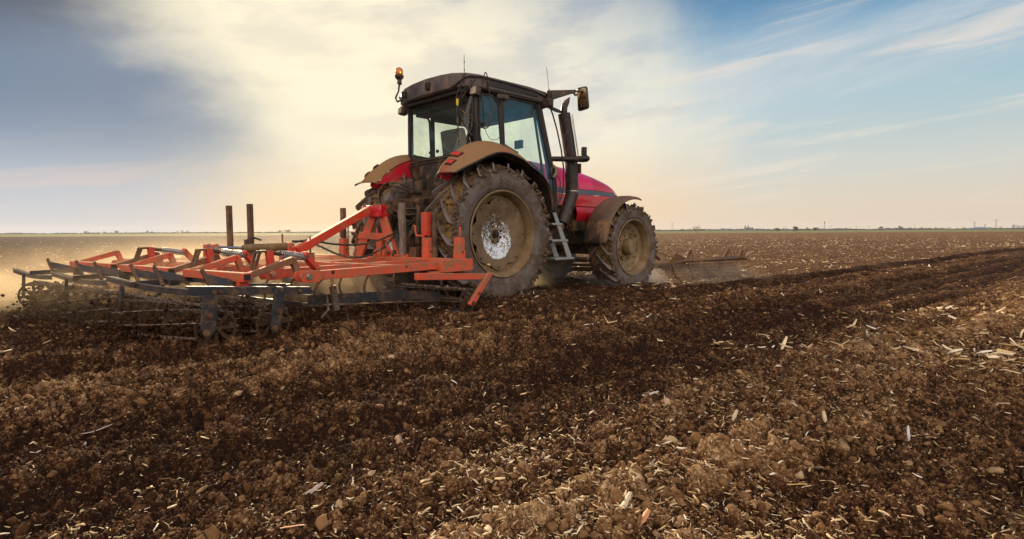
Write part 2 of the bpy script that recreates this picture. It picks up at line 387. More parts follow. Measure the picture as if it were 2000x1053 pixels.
def simple(name, c, rough=.5, metal=0, **kw):
    mt, n_, b, P, _ = newmat(name); b.inputs['Base Color'].default_value = (*c, 1); b.inputs['Roughness'].default_value = rough; b.inputs['Metallic'].default_value = metal
    f = tnoise(n_, P, 25, 4); n_.links.new(mixc(n_, f, c, tuple(v * .7 for v in c)).s, b.inputs['Base Color'])
    for k, v in kw.items(): b.inputs[k].default_value = v
    return mt
M['amber'] = simple('amber_beacon_glass', (0.90, 0.24, 0.02), 0.15, 0, **{'Transmission Weight': 0.6})
M['mirror'] = simple('mirror_glass', (0.92, 0.70, 0.36), 0.08, 1)  # amber of the reflected sky put into the mirror tint
M['lens'] = simple('dusty_lamp_lens', (0.42, 0.33, 0.24), 0.3)
M['redlens'] = simple('red_lamp_lens', (0.50, 0.05, 0.04), 0.6, 0, **{'Specular IOR Level': 0.1})
M['whitelens'] = simple('white_marker_lens', (0.60, 0.66, 0.80), 0.2)
# ------------------------------------------------------------------ ground
rng = np.random.default_rng(7)
def h2(ix, iy, s):
    x = (ix.astype(np.int64) * 374761393 + iy.astype(np.int64) * 668265263 + s * 1274126177) & 0xFFFFFFFF
    x = ((x ^ (x >> 13)) * 1274126177) & 0xFFFFFFFF
    x = ((x ^ (x >> 16)) * 2246822519) & 0xFFFFFFFF
    return ((x ^ (x >> 15)) & 0xFFFFFF) / float(0x1000000)
def vnoise(x, y, s=0):
    ix, iy = np.floor(x), np.floor(y); fx, fy = x - ix, y - iy; ix = ix.astype(np.int64); iy = iy.astype(np.int64)
    fx = fx * fx * (3 - 2 * fx); fy = fy * fy * (3 - 2 * fy)
    a, b, c, d = h2(ix, iy, s), h2(ix + 1, iy, s), h2(ix, iy + 1, s), h2(ix + 1, iy + 1, s)
    return (a * (1 - fx) + b * fx) * (1 - fy) + (c * (1 - fx) + d * fx) * fy
def fbm(x, y, o=4, s=0):
    r, a, t = 0, 0.5, 0
    for k in range(o): r = r + a * vnoise(x * 2.03 ** k, y * 2.03 ** k, s + k * 17); t += a; a *= .55
    return r / t
def clods(x, y, cell, s, keep=1.0):
    """height of a field of lumpy clods, cell metres apart (0..1), and an id per clod"""
    u, v = x / cell, y / cell; ix, iy = np.floor(u).astype(np.int64), np.floor(v).astype(np.int64)
    best = np.zeros_like(x); bid = np.zeros_like(x)
    for di in (-1, 0, 1):
        for dj in (-1, 0, 1):
            cx, cy = ix + di, iy + dj
            px = cx + 0.1 + 0.8 * h2(cx, cy, s); py = cy + 0.1 + 0.8 * h2(cx, cy, s + 1)
            rr = 0.22 + 0.5 * h2(cx, cy, s + 2) ** 1.5; e = 0.7 + 0.6 * h2(cx, cy, s + 3); an = 3.14 * h2(cx, cy, s + 5)
            q = h2(cx, cy, s + 4)
            a_, b_ = u - px, v - py; ca, sa = np.cos(an), np.sin(an)
            p_ = (a_ * ca + b_ * sa) * e; w_ = (b_ * ca - a_ * sa) / e
            d = (p_ * p_ + w_ * w_) / (rr * rr)
            h = np.where((d < 1) & (q < keep), np.power(np.clip(1 - d, 0, 1), 0.5) * rr * 1.5, 0)
            m_ = h > best; best = np.where(m_, h, best); bid = np.where(m_, q, bid)
    return best, bid
TO = np.array([-.985, 8.724])                      # where the tractor's rear axle stands
FA = R(40)                                         # heading of the furrows
def furrow(x, y): return -math.sin(FA) * (x - TO[0]) + math.cos(FA) * (y - TO[1]), math.cos(FA) * (x - TO[0]) + math.sin(FA) * (y - TO[1])
def sstep(a, b, x): t = np.clip((x - a) / (b - a), 0, 1); return t * t * (3 - 2 * t)
def bandg(x, c, w_): return np.exp(-((x - c) / w_) ** 2)
IMP_A = R(55)                                      # heading of the cultivator
IO = np.array([-1.920, 7.821])
def impl(x, y): return math.cos(IMP_A) * (x - IO[0]) + math.sin(IMP_A) * (y - IO[1]), -math.sin(IMP_A) * (x - IO[0]) + math.cos(IMP_A) * (y - IO[1])
def zones(x, y):
    L, A = furrow(x, y); wob = (fbm(x * .9, y * .9, 3, 5) - .5)
    Lw = L + wob * 0.55
    ix_, iy_ = impl(x, y)
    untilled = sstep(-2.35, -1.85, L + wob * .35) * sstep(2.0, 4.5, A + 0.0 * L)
    untilled = np.maximum(untilled, sstep(3.6, 4.4, L + wob))
    cl = 0.30 + 0.62 * bandg(Lw, -6.05, 0.50) + 0.45 * bandg(Lw, -3.15, 0.55) + 0.30 * bandg(Lw, -7.6, .4)        # big dry clods
    cl = cl + 0.55 * bandg(Lw, -3.0, 1.0) * sstep(0.5, -2.5, A)
    dry = 0.35 + 0.28 * (fbm(A * .45, L * 4.5, 3, 55) - .5) + 0.42 * bandg(Lw, -6.05, 1.0) + 0.16 * bandg(Lw, -3.3, 0.7) + 0.22 * bandg(Lw, -7.4, .5) - 0.03 * bandg(Lw, -4.6, 0.4) + (fbm(x * 1.1, y * 1.1, 3, 77) - .5) * .30 + .055 * np.sin(L * 10.1 + (fbm(x * .7, y * .7, 2, 44) - .5) * 5) * sstep(-1.6, -2.2, L)
    dry = dry + 0.14 * bandg(Lw, -3.0, 1.0) * sstep(0.5, -2.5, A) - 0.16 * bandg(Lw, -2.25, 0.35) * sstep(2, 6, A)
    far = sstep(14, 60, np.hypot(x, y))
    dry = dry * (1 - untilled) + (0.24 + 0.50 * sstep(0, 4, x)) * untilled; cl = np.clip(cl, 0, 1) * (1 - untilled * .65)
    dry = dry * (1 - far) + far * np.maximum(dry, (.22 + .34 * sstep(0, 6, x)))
    return L, A, Lw, untilled, cl, np.clip(dry, 0, 1)
def height(x, y, fine=True):
    L, A, Lw, un, cl, dry = zones(x, y)
    z = (fbm(x * .5, y * .5, 3, 1) - .5) * 0.07 + (fbm(x * 2.3, y * 2.3, 4, 2) - .5) * 0.055
    z = z + 0.035 * bandg(Lw, -6.1, .45) - 0.04 * bandg(Lw, -4.7, .6) + 0.03 * bandg(Lw, -3.3, .5) + 0.08 * bandg(Lw, -2.2, .25) * (1 - un * .4) + (fbm(A * .45, L * 4.5, 3, 55) - .5) * .095 * (1 - un) + .020 * np.sin(L * 10.1 + (fbm(x * .7, y * .7, 2, 44) - .5) * 5) * (1 - un) * sstep(-1.6, -2.2, L)
    wx = (fbm(x * 18, y * 18, 3, 31) - .5) * 0.022; wy = (fbm(x * 18 + 9, y * 18, 3, 37) - .5) * 0.022
    X_, Y_ = x + wx, y + wy
    c1, i1 = clods(X_, Y_, 0.14, 11, 0.20); c2, i2 = clods(X_, Y_, 0.072, 21, 0.6); c3, i3 = clods(X_, Y_, 0.030, 41, 0.85)
    z1 = c1 * 0.07 * cl ** .7; z2 = c2 * 0.042 * (0.40 + 0.65 * cl); z3 = c3 * 0.024 * (0.85 + .3 * cl)
    z = z + np.maximum(z1, z2) * (1 - .35 * un) + z3
    if fine:
        c4, i4 = clods(X_, Y_, 0.016, 61, 0.9); z = z + c4 * 0.013
        z = z + (fbm(x * 45, y * 45, 4, 71) - .5) * 0.020
        t4 = c4
    ix_, iy_ = impl(x, y); iny = sstep(-1.75, -1.5, iy_) * sstep(3.6, 3.2, iy_)
    z = z + iny * (0.085 * sstep(-2.3, -2.0, ix_) * sstep(-.1, -.5, ix_) + 0.0 * bandg(ix_, -2.8, .2)) + sstep(-1.38, -1.1, iy_) * sstep(3.6, 3.2, iy_) * .12 * sstep(-2.2, -1.8, ix_) * sstep(-.1, -.6, ix_)
    tx = math.cos(R(44)) * (x - TO[0]) + math.sin(R(44)) * (y - TO[1]); tyy = -math.sin(R(44)) * (x - TO[0]) + math.cos(R(44)) * (y - TO[1])
    z = z + .06 * (bandg(tx, 3.25, .75) + bandg(tx, .0, .8)) * (bandg(np.abs(tyy), 1.30, .16) + .6 * bandg(np.abs(tyy), .6, .12)) - .05 * bandg(np.abs(tyy), .96, .26) * sstep(-.6, -1.2, tx) * sstep(-5, -4, tx) * 0
    cid = np.where(z1 > z2, i1 * 4.1 % 1, np.where(z2 > .004, i2 * 1.33 % 1, i3))
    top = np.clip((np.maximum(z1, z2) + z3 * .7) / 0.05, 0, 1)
    return z - 0.045, dry, cid, top
def build_ground():
    rad = [0.35]
    while rad[-1] < 3000:
        r_ = rad[-1]; st_ = max(0.0055, r_ * 0.0033) if 1.35 < r_ < 42 else (0.05 if r_ <= 1.35 else r_ * 0.03)
        rad.append(r_ + st_)
    rad = np.array(rad)
    a = R(49); fine = np.linspace(-a, a, 900); coarse = np.linspace(a, 2 * math.pi - a, 60)[1:]
    ang = np.concatenate([fine, coarse])            # last one closes on the first
    G, Tt = np.meshgrid(rad, ang, indexing='ij')
    ox, oy = 0.0, -0.25
    x = ox + G * np.sin(Tt); y = oy + G * np.cos(Tt)
    z = np.zeros_like(x); dry = np.zeros_like(x); cid = np.zeros_like(x); top = np.zeros_like(x)
    n = rad.searchsorted(45)
    for k0 in range(0, len(rad), 60):
        k1 = min(k0 + 60, len(rad)); zz, d_, c_, t_ = height(x[k0:k1], y[k0:k1])
        fade = 1 - sstep(30, 90, np.hypot(x[k0:k1], y[k0:k1]))
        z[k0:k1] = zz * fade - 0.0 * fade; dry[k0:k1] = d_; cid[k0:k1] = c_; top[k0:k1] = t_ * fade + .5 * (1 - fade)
    nr, nc = x.shape
    idx = np.arange(nr * nc).reshape(nr, nc)
    q = np.stack([idx[:-1, :-1], idx[1:, :-1], idx[1:, 1:], idx[:-1, 1:]], -1).reshape(-1, 4)
    co = np.stack([x, y, z], -1).reshape(-1, 3)
    # centre cap
    cap = np.array([[0.0, -0.25, 0.0]]); 
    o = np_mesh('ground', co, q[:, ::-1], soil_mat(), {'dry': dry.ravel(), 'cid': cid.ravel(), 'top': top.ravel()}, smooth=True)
    return tag(o, kind='structure')
def soil_mat():
    mt, n_, b, P, _ = newmat('tilled_soil')
    def at_(nm): a = n_.nodes.new('ShaderNodeAttribute'); a.attribute_name = nm; return X(n_, a.outputs['Fac'])
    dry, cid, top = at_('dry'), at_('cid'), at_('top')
    f = tnoise(n_, P, 38, 5, 0.65); ff = tnoise(n_, P, 190, 4, 0.7); big = tnoise(n_, P, 1.7, 4, 0.6); sp = tnoise(n_, P, 95, 2, .5)
    x_, y_, z_ = sep(n_, P)
    dist = (x_ * x_ + y_ * y_).pw(0.5)
    vo = n_.nodes.new('ShaderNodeTexVoronoi'); vo.inputs['Scale'].default_value = 62; n_.links.new(P.s, vo.inputs['Vector']); v1 = sep(n_, X(n_, vo.outputs['Color']))[0]; d1 = X(n_, vo.outputs['Distance'])
    vo2 = n_.nodes.new('ShaderNodeTexVoronoi'); vo2.inputs['Scale'].default_value = 150; n_.links.new(P.s, vo2.inputs['Vector']); v2 = sep(n_, X(n_, vo2.outputs['Color']))[0]; d2 = X(n_, vo2.outputs['Distance'])
    k = dry * 0.85 + (top - 0.5) * 0.35 + (cid - 0.5) * 0.30 + (big - 0.5) * 0.30 + (f - 0.5) * 0.7 + (v1.pw(2.0) - 0.35) * 0.42 + (v2.pw(2.0) - 0.35) * 0.36 - d2 * 0.12 - 0.02  # top pales drier clod tops and puts gap shade into the soil colour
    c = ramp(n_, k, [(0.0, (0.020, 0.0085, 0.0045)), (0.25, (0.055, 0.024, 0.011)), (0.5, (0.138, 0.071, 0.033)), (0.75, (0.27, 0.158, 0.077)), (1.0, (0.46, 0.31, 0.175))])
        # pale chaff far off, too small to model there
    far = dist.ss(25, 60); ch = tnoise(n_, P, 4.0, 3, 0.6).ss(0.58, 0.66) * far * 0.5 * (y_ * 0.77 - x_ * 0.64).ss(14, 8)
    c = mixc(n_, ch, c, (0.42, 0.32, 0.20))
    # the green winter crop beyond the ploughland
    al = x_ * -0.12 + y_
    gr = (al + (big - 0.5) * 8).ss(185, 190)
    gc = mixc(n_, (al * 0.004 + (big - .5) * .3).ss(1.2, 3.0), (0.17, 0.165, 0.07), (0.085, 0.125, 0.04))
    c = mixc(n_, gr, c, gc)
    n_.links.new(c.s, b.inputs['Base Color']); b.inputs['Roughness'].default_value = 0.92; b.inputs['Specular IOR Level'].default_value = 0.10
    bn = n_.nodes.new('ShaderNodeBump'); bn.inputs['Strength'].default_value = 0.9; bn.inputs['Distance'].default_value = 0.012
    n_.links.new((f * 0.5 + ff * 0.3 - d1 * 0.9 - d2 * 0.5).s, bn.inputs['Height']); n_.links.new(bn.outputs[0], b.inputs['Normal'])
    return mt
build_ground()
def in_view_points(n, rmin, rmax, power=1.0, amax=48):
    """random ground points, denser near the camera"""
    a = rng.uniform(-R(amax), R(amax), n); u = rng.uniform(0, 1, n)
    r_ = rmin * (rmax / rmin) ** (u ** power)
    return r_ * np.sin(a), r_ * np.cos(a) - .25, r_
ICO_B = bmesh.new(); bmesh.ops.create_icosphere(ICO_B, subdivisions=2, radius=1); ICO_V = np.array([v.co[:] for v in ICO_B.verts]); ICO_F = np.array([[v.index for v in f.verts] for f in ICO_B.faces]); ICO_B.free()
ICO_B = bmesh.new(); bmesh.ops.create_icosphere(ICO_B, subdivisions=1, radius=1); ICO1_V = np.array([v.co[:] for v in ICO_B.verts]); ICO1_F = np.array([[v.index for v in f.verts] for f in ICO_B.faces]); ICO_B.free()
def clod_mat():
    mt, n_, b, P, _ = newmat('dry_soil_clod')
    a = n_.nodes.new('ShaderNodeAttribute'); a.attribute_name = 'dry'; d = X(n_, a.outputs['Fac'])
    f = tnoise(n_, P, 70, 5, 0.65); ff = tnoise(n_, P, 260, 3, 0.7)
    c = ramp(n_, d + (f - .5) * .4, [(0.0, (0.026, 0.011, 0.006)), (0.35, (0.105, 0.050, 0.022)), (0.7, (0.26, 0.148, 0.07)), (1.0, (0.45, 0.32, 0.20))])
    n_.links.new(c.s, b.inputs['Base Color']); b.inputs['Roughness'].default_value = .9; b.inputs['Specular IOR Level'].default_value = .1
    bump(n_, b, f * .6 + ff * .4, 0.8, 0.006); return mt
def build_clods(n, rmin, rmax, V, F, smin, smax, name):
    x, y, r_ = in_view_points(n * 3, rmin, rmax, 1.0)
    L, A, Lw, un, cl, dry = zones(x, y)
    keep = rng.uniform(0, 1, len(x)) < (0.16 + 0.84 * cl) * (1 - .4 * un)
    x, y, cl, dry = x[keep][:n], y[keep][:n], cl[keep][:n], dry[keep][:n]; k = len(x)
    z = height(x, y, False)[0]
    s = smin * (smax / smin) ** (rng.uniform(0, 1, k) ** 2.4) * (0.7 + .4 * cl)
    nv = len(V); P = np.repeat(V[None], k, 0).copy()
    # lumpy: push in and out along a few random planes
    for _ in range(5):
        d = rng.normal(size=(k, 1, 3)); d /= np.linalg.norm(d, axis=2, keepdims=True)
        t = (P * d).sum(2, keepdims=True); lim = rng.uniform(.25, .8, (k, 1, 1)); P = P - d * np.clip(t - lim, 0, 9)
    P *= 1 + rng.normal(0, .14, (k, nv, 1))
    P *= rng.uniform([.8, .6, .5], [1.4, 1.0, .85], (k, 3))[:, None]
    a = rng.uniform(0, 6.28, k); ca, sa = np.cos(a)[:, None], np.sin(a)[:, None]
    X_ = P[..., 0] * ca - P[..., 1] * sa; Y_ = P[..., 0] * sa + P[..., 1] * ca
    tl = rng.normal(0, .5, (k, 1)); Z_ = P[..., 2] * np.cos(tl) + X_ * np.sin(tl); X_ = X_ * np.cos(tl) - P[..., 2] * np.sin(tl)
    co = np.stack([X_ * s[:, None] + x[:, None], Y_ * s[:, None] + y[:, None], Z_ * s[:, None] + (z + s * .25)[:, None]], -1).reshape(-1, 3)
    fq = (F[None] + (np.arange(k) * nv)[:, None, None]).reshape(-1, 3)
    dv = np.clip(dry * .75 + rng.gamma(1.3, .17, k) * (1 if smax < .02 else .7) - .08, 0, 1); dv = np.repeat(dv, nv)
    return tag(np_mesh(name, co, fq, clod_mat(), {'dry': dv}, smooth=False), kind='stuff')
build_clods(8000, 1.3, 9.0, ICO_V, ICO_F, 0.007, 0.036, 'soil_clods')
build_clods(90000, 1.3, 12.0, ICO1_V, ICO1_F, 0.0025, 0.014, 'soil_crumbs')
build_clods(9000, 6.0, 40.0, ICO1_V, ICO1_F, 0.02, 0.055, 'distant_soil_clods')
def straw_mat():
    mt, n_, b, P, _ = newmat('dry_maize_straw')
    a = n_.nodes.new('ShaderNodeAttribute'); a.attribute_name = 'tone'; d = X(n_, a.outputs['Fac'])
    f = tnoise(n_, P, 50, 4, .6)
    c = ramp(n_, d + (f - .5) * .35, [(0.0, (0.22, 0.12, 0.045)), (0.35, (0.50, 0.33, 0.15)), (0.7, (0.74, 0.58, 0.36)), (1.0, (0.86, 0.80, 0.70))])
    n_.links.new(c.s, b.inputs['Base Color']); b.inputs['Roughness'].default_value = .6; return mt
STRAW = straw_mat()
def build_straw(n, rmin, rmax, lmin, lmax, name, wfac=1.0, amax=48, up=.25, tilled=1.0):
    x, y, r_ = in_view_points(n * 6, rmin, rmax, .9, amax)
    L, A, Lw, un, cl, dry = zones(x, y)
    p = .75 * un * (.35 + .65 * sstep(0, 4, x)) + tilled * (0.05 + .75 * bandg(Lw, -6.1, .9) + .12 * bandg(Lw, -3.2, .6) + .25 * bandg(Lw, -7.5, .6)); p = p * np.where(np.abs(L + 2.2) < .45, .15, 1)
    clump = fbm(x * 1.3, y * 1.3, 3, 91) ** 2 * 3.2
    bnd = .35 + .65 * (np.sin(L * 2.9 + fbm(x * .3, y * .3, 2, 8) * 5) > .1)
    keep = rng.uniform(0, 1, len(x)) < p * clump * np.where(un > .5, bnd, 1)
    x, y, r_ = x[keep][:n], y[keep][:n], r_[keep][:n]; k = len(x)
    z = height(x, y, False)[0]
    l = lmin * (lmax / lmin) ** (rng.uniform(0, 1, k) ** 1.8); wd = l * rng.uniform(.05, .24, k) * wfac; wd = np.clip(wd, .0015, .02 * max(1, wfac)); th = np.minimum(wd * .3, .003)
    a = rng.uniform(0, 6.28, k); tl = np.abs(rng.normal(0, up, k)); bend = rng.normal(0, .55, k)
    d = np.stack([np.cos(a) * np.cos(tl), np.sin(a) * np.cos(tl), np.sin(tl)], -1)
    s = np.stack([-np.sin(a), np.cos(a), np.zeros(k)], -1); ro = rng.normal(0, .6, k)[:, None]; u = np.cross(s, d) * -1
    s2 = s * np.cos(ro) + u * np.sin(ro); u2 = u * np.cos(ro) - s * np.sin(ro)
    C_ = np.stack([x, y, z + .010 + np.sin(tl) * l * .4], -1)
    vs = []
    for t, wf in ((-.5, .7), (0, 1), (.5, .55)):
        c = C_ + d * (l * t)[:, None] + s2 * (bend * l * (t * t))[:, None]
        for i, j in ((-1, -1), (1, -1), (1, 1), (-1, 1)): vs.append(c + s2 * (wd * wf * i / 2)[:, None] + u2 * (th * j)[:, None])
    co = np.stack(vs, 1).reshape(-1, 3)
    f1 = [(0, 1, 5, 4), (1, 2, 6, 5), (2, 3, 7, 6), (3, 0, 4, 7), (4, 5, 9, 8), (5, 6, 10, 9), (6, 7, 11, 10), (7, 4, 8, 11), (3, 2, 1, 0), (8, 9, 10, 11)]
    q = (np.array(f1)[None] + (np.arange(k) * 12)[:, None, None]).reshape(-1, 4)
    return tag(np_mesh(name, co, q, STRAW, {'tone': np.repeat(np.clip(rng.beta(2, 2.2, k) + .05, 0, 1), 12)}), kind='stuff')
build_straw(17000, 1.4, 9.0, .006, .045, 'straw_litter')
build_straw(7000, 5.0, 45.0, .025, .17, 'stubble_field_straw', 1.5, 50, .3, .4)
build_straw(5000, 35.0, 160.0, .08, .32, 'distant_stubble_straw', 2.0, 50, .4, .4)
# ------------------------------------------------------------------ tractor (x forward, y left, z up, origin under the rear axle)
TR = empty('tractor', (TO[0], TO[1], 0), R(44))
tag(TR, 'large red tractor with mud-caked tyres and dusty fenders pulling a cultivator', 'tractor')
def arc(cx, cz, r_, a0, a1, n): return [(cx + r_ * math.cos(R(a0 + (a1 - a0) * i / n)), cz + r_ * math.sin(R(a0 + (a1 - a0) * i / n))) for i in range(n + 1)]
def wheel(x, yc, z, side, P):
    """side -1 = right-hand wheel; axis points outward"""
    ax = Vector((0, side, 0)); c0 = Vector((0, 0, 0))
    # rim barrel
    f, hw = P['rim'], P['lip']
    mb = MB()
    prof = [(f - .03, hw - .05), (f, hw - .012), (f + .012, hw), (f + .004, hw + .012), (f - .014, hw + .008), (f - .026, hw - .03), (f - .04, hw - .05), (f - .052, hw - .09), (f - .060, hw - .13), (f - .080, hw - .125), (f - .14, hw - .16),
            (f - .15, hw - .24), (f - .15, hw - .30), (f - .10, -hw + .10), (f - .05, -hw + .03), (f, -hw)]
    mb.lathe(prof, c0, ax, 64); rim = mb.build('wheel', M['rim'], TR); rim.location = (x, yc, z); rim.rotation_euler = (0, R(P['spin']), 0)
    # tyre carcass
    Rr, tw = P['R'], P['tw']
    mb = MB()
    pr = [(f + .004, hw - .02), (f + .035, hw + .005), (f + .09, tw - .008), (f + .15, tw), (f + (Rr - f) * .56, tw - .004), (f + (Rr - f) * .70, tw - .022), (Rr - .095, tw - .05), (Rr - .070, tw - .085), (Rr - .060, tw * .55), (Rr - .055, tw * .28), (Rr - .052, 0)]
    # finer
    fine = []
    for i in range(len(pr) - 1):
        for k in range(3): t = k / 3; fine.append((pr[i][0] * (1 - t) + pr[i + 1][0] * t, pr[i][1] * (1 - t) + pr[i + 1][1] * t))
    fine.append(pr[-1]); full = fine + [(r_, -h) for r_, h in fine[-2::-1]]
    mb.lathe(full, c0, ax, 150)
    for i, p in enumerate(mb.v):
        v = Vector(p); rr = math.hypot(v.x, v.z); e = max(0, min(1, (rr - (f + .10)) / .15)); q = v * P['ms']
        k = mnoise.noise(v * 9) * .014 + mnoise.noise(v * 24) * .007 + mnoise.noise(v * 60) * .002
        sh = max(0, 1 - abs(rr - (Rr - .10)) / .07) * max(0, mnoise.noise(v * 13) + .25) * .045
        n_ = Vector((v.x / rr, 0, v.z / rr)) * (.7 if rr > Rr - .09 else .25) + Vector((0, (1 if v.y > 0 else -1) * (0.25 if rr > Rr - .09 else .8), 0))
        mb.v[i] = tuple(v + n_ * (k * e + sh))
    ty = mb.build('tyre', M['tread'] if False else M['wall'], rim, smooth=60)
    ty.data.materials.append(M['tread'])
    for pl in ty.data.polygons:
        c = pl.center; rr = math.hypot(c.x, c.z)
        if rr > Rr - .088 : pl.material_index = 1
    # lugs
    N = P['N']; mb = MB(); mudb = MB()
    for s in (1, -1):
        for k in range(N):
            a = 2 * math.pi * (k + (0 if s > 0 else .5)) / N
            mid = []
            for t in (0, .12, .3, .5, .7, .86, 1.0):
                hh = tw * (1.02 - t * 1.0) if t > .12 else tw * (1.0 - t * .9)
                da = P['sl'] * (t ** 1.25)
                r0 = Rr - .068 - (.045 if t == 0 else .012 if t == .12 else 0)
                mid.append((a + da, s * hh, r0, 1.0 if t > 0 else .75))
            wl = P['lw']; ws = []
            rows = []
            rj = rng.uniform(-.004, .004)
            for (aa, hh, r0, kf) in mid:
                top = Rr + rj - (.05 if kf < 1 else 0)
                row = []
                for (da_, rr) in ((-wl, r0), (-wl * .62, top), (wl * .62, top), (wl, r0)):
                    b = aa + da_ / Rr; row.append((rr * math.cos(b), hh * side, rr * math.sin(b)))
                rows.append(row)
            o = len(mb.v); mb.sheet(rows)
            mb.add([rows[0][0], rows[0][1], rows[0][2], rows[0][3]], [(0, 1, 2, 3)]); mb.add([rows[-1][i] for i in range(4)], [(3, 2, 1, 0)])
    mb.jitter(.004, 22)
    mb.build('tread_lugs', M['lug'], rim, bevel=.006, smooth=50)
    # clotted mud between the lugs and round the shoulder
    for k in range(P['mudn']):
        a = rng.uniform(0, 6.283); hh = rng.uniform(-1, 1); edge = rng.uniform() < .45
        rr = rng.uniform(Rr - .14, Rr - .05) if edge else Rr - .035; y_ = (tw - .01) * (1 if edge else hh) if edge else hh * tw * .8
        s_ = rng.uniform(.010, .030); o = len(mudb.v)
        mudb.add([Vector(p) * s_ * rng.uniform(.75, 1.2) + Vector((rr * math.cos(a), y_ * side, rr * math.sin(a))) for p in ICO1_V], [tuple(q) for q in ICO1_F])
    mudb.build('mud_clumps', M['mud'], rim, smooth=0)
    # disc
    mb = MB(); nl, ro, ri = P['lobes'], P['dr'], P['dr'] - P['dd']; n = nl * 12; rows = []
    prof = P['disc']                                   # (fraction of radius, axial)
    for fr, hh in prof:
        row = []
        for k in range(n + 1):
            a = 2 * math.pi * k / n; lob = abs(math.cos(a * nl / 2)) ** .9; rad = ri + (ro - ri) * lob
            rr = rad * fr if fr > .8 else (rad * .8) * (fr / .8) if fr > .6 else (rad * .5 + (ri + (ro - ri) * .6) * .5) * fr
            row.append((rr * math.cos(a), side * hh, rr * math.sin(a)))
        rows.append(row)
    mb.sheet(rows, .010, flip=True)
    d = mb.build('wheel_disc', M['disc'] if P['white'] else M['rim'], rim, smooth=45)
    for k in range(nl):
        a = 2 * math.pi * k / nl; rr = ro - .035; p = Vector((rr * math.cos(a), side * prof[0][1], rr * math.sin(a))); mb = MB(); mb.cyl(p, p + ax * .016, .013, 8); mb.build('wheel_bolt', M['black'], rim, smooth=0)
    for k in range(8):
        a = 2 * math.pi * (k + .5) / 8; rr = P['hb']; p = Vector((rr * math.cos(a), side * P['hz'], rr * math.sin(a))); mb = MB(); mb.cyl(p, p + ax * .022, .015, 6); mb.build('wheel_bolt', M['black'], rim, smooth=0)
    mb = MB()
    for r_, a_, b_ in P['hub']: mb.cyl(c0 + ax * a_, c0 + ax * b_, r_, 32)
    hb_ = mb.build('hub', M['rim'] if not P['white'] else M['black'], rim, bevel=.006)
    return rim
REAR = dict(rim=.598, lip=.285, R=.985, tw=.315, N=21, sl=-.34, lw=.024, lobes=8, dr=.508, dd=.07, white=True, ms=1, mudn=700,
            disc=[(1.0, .175), (.9, .172), (.75, .160), (.5, .135), (.34, .115), (.30, .095), (.12, .095), (.005, .095)], hb=.115, hz=.095, hub=[(.06, .05, .125), (.028, .1, .15)], spin=0)
FRONT = dict(rim=.50, lip=.235, R=.80, tw=.255, N=18, sl=-.36, lw=.022, lobes=8, dr=.40, dd=.07, white=False, ms=1, mudn=500,
             disc=[(1.0, .065), (.93, .060), (.85, .03), (.62, .01), (.60, .05), (.42, .06), (.38, .035), (.005, .035)], hb=.20, hz=.05, hub=[(.135, 0, .17), (.125, .15, .205), (.10, .19, .212)], spin=11)
wheel(0, -.972, .915, -1, REAR); wheel(0, .972, .915, 1, REAR)
FW = []
for s in (-1, 1):
    o = wheel(3.27, s * .955, .655, s, FRONT); FW.append(o)
# chassis
def part(mb, name, mat, **k): return mb.build(name, M[mat], TR, **k)
mb = MB(); mb.box((.1, 0, .95), (1.1, .62, .66)); mb.box((1.3, 0, .92), (1.6, .46, .52)); mb.cyl((0, -.70, .915), (0, .70, .915), .17, 24)
mb.box((-.38, 0, 1.18), (.25, .5, .55)); mb.box((1.5, -.34, .75), (.9, .22, .42)); mb.box((1.5, .34, .75), (.9, .22, .42)); mb.box((-.3, 0, .62), (.5, .4, .25))
part(mb, 'transmission', 'under', bevel=.03)
mb = MB(); mb.box((2.75, 0, .95), (1.9, .50, .50)); mb.box((3.3, 0, .66), (.34, .5, .30)); mb.bar((3.27, -.72, .655), (3.27, .72, .655), .18, .2); mb.box((3.9, 0, .88), (.4, .6, .45)); mb.cyl((3.27, -.78, .655), (3.27, -.6, .655), .16, 20); mb.cyl((3.27, .78, .655), (3.27, .6, .655), .16, 20)
part(mb, 'front_axle', 'under', bevel=.02)
mb = MB(); mb.box((2.55, 0, 1.3), (1.5, .62, .55)); mb.cyl((2.1, -.3, 1.2), (2.1, -.46, 1.2), .12, 16); mb.box((2.7, -.36, 1.05), (.4, .12, .2)); mb.cyl((1.8, -.30, 1.45), (2.0, -.46, 1.45), .09, 16)
for k in range(6): mb.tube([(1.7 + .1 * k, -.42, 1.3), (1.8 + .1 * k, -.47, 1.1), (2.0 + .12 * k, -.4, .9 - .02 * k)], .014, 6)
part(mb, 'engine', 'under', bevel=.01)
